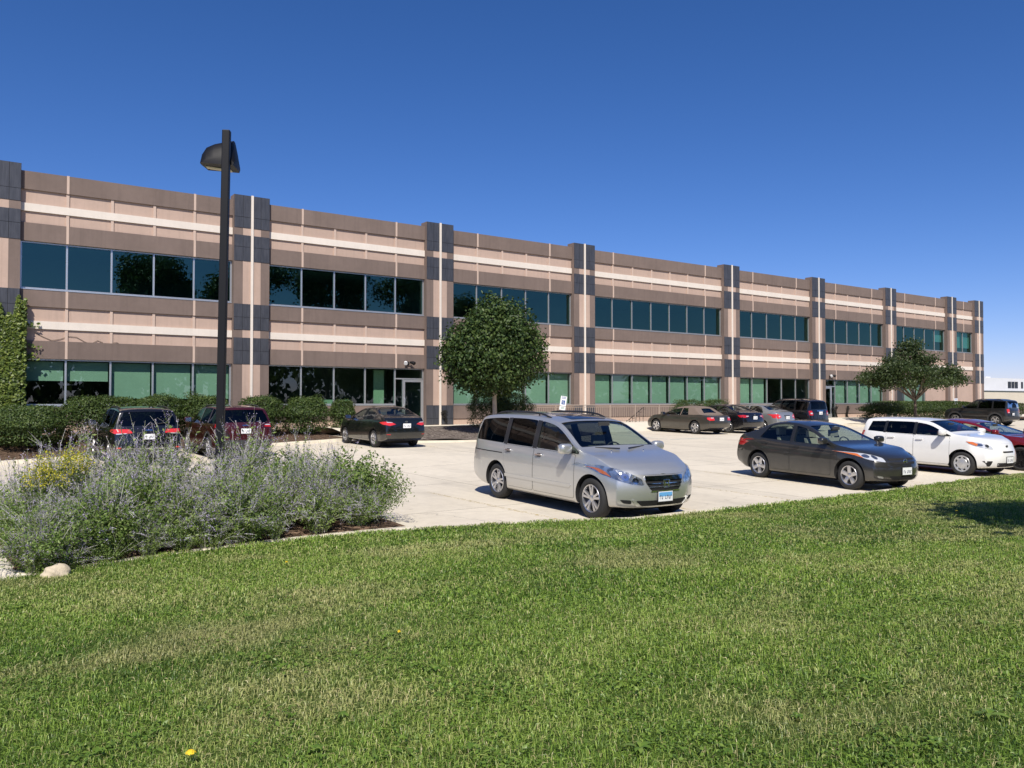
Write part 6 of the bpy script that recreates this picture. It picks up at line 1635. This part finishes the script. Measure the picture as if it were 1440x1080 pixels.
M_SIGNW = plain('sign_white', (.84, .85, .86), .45); M_SIGNB = plain('sign_blue', (.03, .10, .32), .45); M_SIGNG = plain('sign_green', (.05, .25, .12), .45); M_POST = plain('galvanised_post', (.22, .22, .21), .5, .6)
def access_sign(name, loc, tilt, label, k=1.0, small=True):
    """white sign with the blue wheelchair square"""
    t = empty(name, loc, R(-20), label, 'sign'); t.rotation_euler = (0, tilt, R(-20))
    m = MB(); m.box(-.02, .02, .004, .03, -.3, 1.62 * k); m.build('post', M_POST, t)
    z1 = 1.66 * k; z0 = z1 - .47
    m = MB(); m.box(-.155, .155, -.002, .002, z0, z1, 0); m.box(-.085, .085, -.0045, -.0025, z0 + .07, z0 + .27, 1)
    # wheelchair figure in white on the blue square
    zc = z0 + .17
    for (x0, x1, a, b) in ((-.03, -.012, .02, .065), (-.03, .02, .008, .02), (.014, .03, -.05, .012), (.03, .048, -.055, -.043)): m.box(x0, x1, -.0062, -.0047, zc + a, zc + b, 0)
    m.tube([(-.012 + .045 * math.cos(q), -.0055, zc - .02 + .045 * math.sin(q)) for q in np.linspace(1.9, 5.6, 12)], .0055, 5, 0)
    m.box(-.031, -.011, -.0062, -.0047, zc + .069, zc + .087, 0)
    for q in range(2): m.box(-.11, .11, -.0045, -.0025, z1 - .06 - .06 * q, z1 - .035 - .06 * q, 1)
    p = m.build('sign_plate', [M_SIGNW, M_SIGNB], t)
    if small:
        m = MB(); m.box(-.155, .155, -.002, .002, z0 - .20, z0 - .02, 0); m.box(-.10, .10, -.0045, -.0025, z0 - .085, z0 - .065, 1); m.box(-.08, .08, -.0045, -.0025, z0 - .14, z0 - .12, 1); m.build('penalty_plate', [M_SIGNW, M_SIGNG], t)
    return t
access_sign('parking_sign', (5.10, -4.05, -.30), R(9), 'leaning blue and white accessible parking sign by the railing', 1.02)
access_sign('parking_sign', (46.4, -2.1, -.2), R(-2), 'small distant accessible parking sign against the pink end wall', .95, False)

M_RAIL = plain('beige_rail_paint', (.40, .32, .26), .5)
t = empty('railing', (0, 0, 0), 0, 'long low metal railing with thin bars along the ramp', 'railing')
y = -1.75; xa, xb = 4.85, 17.8
m = MB(); m.tube([(xa, y, .93), (xb, y, .93)], .022, 8); m.build('top_rail', M_RAIL, t, smooth=True)
m = MB(); m.tube([(xa, y, .83), (xb, y, .83)], .016, 8); m.build('middle_rail', M_RAIL, t, smooth=True)
m = MB(); m.tube([(xa, y, .09), (xb, y, .09)], .016, 8); m.build('bottom_rail', M_RAIL, t, smooth=True)
po = None; k = 0
for x in np.arange(xa, xb + .01, 1.85):
    m = MB(); m.box(-.024, .024, -.024, .024, -.05, .925); m.build('post', M_RAIL, t, (x, y, 0))
bal = MB(); bal.tube([(0, 0, .09), (0, 0, .83)], .009, 6); bo = None; n = 0
for x in np.arange(xa + .135, xb - .05, .135):
    if abs((x - xa + .02) % 1.85) < .05: continue
    n += 1
    if bo is None: bo = bal.build('baluster', M_RAIL, t, (x, y, 0))
    else:
        q = bo.copy(); COL.objects.link(q); q.parent = t; q.location = (x, y, 0)
t = empty('shadow_bars', (12.4, -1.25, 0), 0, 'dark sloping bars standing for a stair shadow by the taupe convertible', 'shadow_bars')  # dark bars added to stand for a stepped stair shadow on the wall
m = MB(); m.tube([(-.35, 0, .03), (-.2, 0, .08), (.95, 0, .80), (1.1, 0, .82)], .026, 8); m.build('shadow_bar', M_LAMP, t, smooth=True)
for k in range(5):
    x = -.15 + k * .27; z = .08 + (x + .2) * .626; m = MB(); m.tube([(x, 0, -.02), (x, 0, z)], .014, 6); m.tube([(x, -.0, z - .10), (x + .16, 0, z - .09)], .016, 6); m.build('baluster', M_LAMP, t, smooth=True)  # these dark pieces shape the shadow's jagged edge
for (x, lb) in ((-.95, 'white and black twin floodlight above the entrance door'), (32.75, 'white and black twin floodlight above the far glass door')):
    t = empty('wall_light', (x, -.09, 2.93), 0, lb, 'wall light')
    m = MB(); m.box(-.08, .08, -.05, .012, -.08, .08); o = m.build('mount', M_LAMP, t)
    for sx, mm in ((-.2, M_SIGNW), (.2, M_LAMP)):
        m = MB(); m.tube([(0, -.05, 0), (sx * .6, -.12, .02)], .02, 6, 1); m.tube([(sx * .55, -.10, .05), (sx, -.24, .02), (sx * 1.15, -.30, -.02)], [.05, .085, .09], 12, 0); m.build('lamp', [mm, M_LAMP], t, smooth=True)
t = empty('wall_box', (33.0, -.10, .66), 0, 'small black box on the wall beside the far glass door', 'wall box'); m = MB(); m.box(-.09, .09, -.07, .02, -.13, .13); m.build('case', M_LAMP, t); m = MB(); m.box(-.06, .06, -.085, -.071, -.02, .09); m.build('cover', C_PLAST, t)

# the warehouse beyond the right corner
M_FW = surf('white_cladding', (.70, .70, .69), .05, .4, .8); M_FC = surf('cream_block_wall', (.72, .63, .50), .06, .3, .9); M_FD = plain('dark_opening', (.02, .022, .025), .4)
t = empty('warehouse', (0, 0, 0), 0, 'low white and cream warehouse in the distance at the right edge', 'building')
m = MB(); m.box(152, 330, 60, 110, 3.6, 6.9); m.build('upper_wall', M_FW, t)
m = MB(); m.box(150, 330, 52, 59.9, -1.8, 3.5); m.build('lower_wall', M_FC, t)
m = MB(); m.box(149.8, 330, 51.8, 110, 3.5, 3.6); m.build('roof_edge', surf('grey_roof_edge', (.3, .31, .33), .05, 1, .8), t)
for x, w in ((196, 1.6), (197.9, 1.4), (199.6, 1.6), (203, 1.0), (207.5, 1.0), (216, 1.0), (220.5, 1.0), (226, 1.1), (232, 1.1)):
    m = MB(); m.box(x, x + w, 59.93, 60.3, 4.5, 6.1); m.build('window', M_FD, t)
m = MB(); m.box(200, 203, 70, 73, 6.9, 7.6); m.build('roof_unit', M_FW, t); m = MB(); m.box(206.5, 209, 70, 72, 6.9, 7.8); m.build('roof_unit', M_FW, t)
M_WOOD = plain('weathered_pole_wood', (.16, .13, .11), .9)
px_, py_ = 200.5, 56.0
t = empty('utility_pole', (px_, 49.5, -1.75), R(0), 'thin utility pole with crossarms in front of the distant warehouse', 'utility pole')
m = MB(); m.tube([(0, 0, 0), (0, 0, 10.6)], [.2, .13], 10); m.build('pole', M_WOOD, t, smooth=True)
for z, w in ((10.2, 1.3), (9.3, 2.1)):
    m = MB(); m.box(-w, w, -.09, .09, z - .09, z + .09); m.build('crossarm', M_WOOD, t)
    for sx in (-.85, -.4, .4, .85): m = MB(); m.tube([(sx * w, 0, z + .09), (sx * w, 0, z + .32)], [.09, .05], 6); m.build('insulator', M_FD, t)
# brush and wire fence along the far road
t = empty('wire_fence', (0, 0, 0), 0, 'thin post and wire fence behind the dark off-road wagon', 'fence')
for k in range(14):
    m = MB(); m.tube([(0, 0, -.3), (0, 0, 1.1)], .04, 6); m.build('post', M_WOOD, t, (58 + k * 2.6, 3.5 + k * .35, z_at(lotz, 58, 3.5)))
for z in (.45, .8, 1.05):
    m = MB(); m.tube([(58, 3.5, z - .43), (58 + 13 * 2.6, 3.5 + 13 * .35, z - .43)], .012, 5); m.build('wire', M_POST, t)
G_BRUSH = leafmat('dry_brush_leaf', [(.2, (.07, .08, .035)), (.5, (.13, .13, .065)), (.8, (.22, .20, .12))], .2, .7, .5)
for k, (x, yb, a, b, h, lb) in enumerate(((70, 10, 9, 2.2, 1.25, 'long dry olive brush bank behind the wire fence'), (88, 14, 10, 2.4, 1.3, 'second olive brush bank farther along the fence at the right edge'))):
    bush('brush', (x, yb, -.45), lb, (a, b, h), 7000, .32, G_BRUSH, None, .5, 16)
lob = [(rng.uniform(-2.2, 2.2), rng.uniform(-2, 2), rng.uniform(5.5, 9), 1.6, 1.6, 1.3) for _ in range(14)]
tree('far_tree', (170, 92, -1.7), 'dark tree top peeping over the distant warehouse beside the building corner', [(a * 2, b * 2, c_ * 1.35, d * 1.8, e * 1.8, f * 1.5) for a, b, c_, d, e, f in lob], 5000, .8, G_OAK, M_BARKT, 4, .4)

# weeds and dandelions in the lawn
def lawn_at(px, py):
    u, v = (px - 720) / FOC, (540 - py) / FOC
    d = fw + Vector((math.cos(YAW), -math.sin(YAW), 0)) * u + Vector((math.cos(YAW), -math.sin(YAW), 0)).cross(fw) * v
    p = Vector(CAM); t_ = 1.0
    for _ in range(400):
        q = p + d * t_
        if q.z < z_at(lawnz, q.x, q.y) + .02: break
        t_ += .05
    return q.x, q.y
wl = [(600, 815, 'near the van end of the lawn'), (450, 850, ''), (345, 867, ''), (335, 925, ''), (120, 885, ''), (80, 925, ''), (40, 985, ''), (220, 985, ''), (290, 1000, ''), (440, 1060, ''), (120, 1068, ''), (480, 1010, ''), (545, 895, ''), (740, 1000, ''), (950, 865, ''), (1035, 895, ''), (1060, 845, ''), (830, 800, ''), (770, 772, ''), (1290, 845, ''), (1325, 850, ''), (1380, 880, ''), (1390, 1010, ''), (1310, 1045, ''), (1210, 960, ''), (1120, 1010, ''), (900, 1060, ''), (1020, 1065, ''), (660, 1060, ''), (840, 960, ''), (700, 860, ''), (1250, 1070, ''), (610, 945, ''), (1180, 870, ''), (930, 780, '')]
WP_ = []
def scatter(me, x, y, z, sc, rz):
    n_ = len(me.vertices); V = np.empty(n_ * 3, np.float32); me.vertices.foreach_get('co', V); V = V.reshape(-1, 3) * sc
    c, q = math.cos(rz), math.sin(rz); V = np.stack([V[:, 0] * c - V[:, 1] * q + x, V[:, 0] * q + V[:, 1] * c + y, V[:, 2] + z], 1)
    F = np.empty(len(me.loops), np.int32); me.loops.foreach_get('vertex_index', F)
    Sz = np.empty(len(me.polygons), np.int32); me.polygons.foreach_get('loop_total', Sz)
    Q = np.empty(n_, np.float32); me.attributes['rnd'].data.foreach_get('value', Q); WP_.append((V, F, Sz, Q))
for i, (px, py, _) in enumerate(wl):
    x, y = lawn_at(px, py); s_ = random.uniform(.30, .52); scatter(WEED[i % 4], x, y, z_at(lawnz, x, y) + .018, s_, random.uniform(0, 6))
for k in range(95):
    px, py = random.uniform(-40, 1480), 800 + 280 * random.random() ** .8
    if py < 850 and px < 300: continue
    x, y = lawn_at(px, py); scatter(CLOVER[random.randrange(4)], x, y, z_at(lawnz, x, y) + .002, random.uniform(.6, 1.15), random.uniform(0, 6))
V, F, Sz, Q = merge(WP_)
tag(link_mesh('weeds', np_mesh('weeds', V, F, Sz, G_WEED, Q)), 'broad-leaved weeds and clover scattered through the mown lawn', 'weeds', None, 'stuff')
M_DAND = plain('dandelion_yellow', (.80, .56, .02), .7)
def dandelion(px, py, r, label):
    x, y = lawn_at(px, py)
    t = empty('dandelion', (x, y, z_at(lawnz, x, y)), 0, label, 'flower')
    m = MB(); m.tube([(0, 0, 0), (.005, 0, .06)], .002, 5); m.build('stem', G_WEED, t)
    n_ = 90; a = rng.uniform(0, 6.28, n_); q = np.sqrt(rng.random(n_)); Pp = np.stack([np.cos(a) * q * r, np.sin(a) * q * r, .062 + .012 * (1 - q * q)], 1)
    V, F, Sz, Q = leaf_cloud(Pp, unit(np.stack([np.cos(a) * q, np.sin(a) * q, 0 * a + 1.0], 1)), np.full(n_, r * .7), np.full(n_, r * .28), .05)
    link_mesh('bloom', np_mesh('bloom', V, F, Sz, M_DAND, Q), t)
dandelion(268, 1076, .021, 'bright yellow dandelion at the bottom left edge of the lawn')
dandelion(561, 898, .012, 'tiny yellow dandelion in the centre left of the lawn')
dandelion(403, 797, .014, 'tiny yellow dandelion on the lawn in front of the flower bed')
dandelion(1345, 722, .02, 'tiny yellow dandelion in the shaded right part of the lawn')
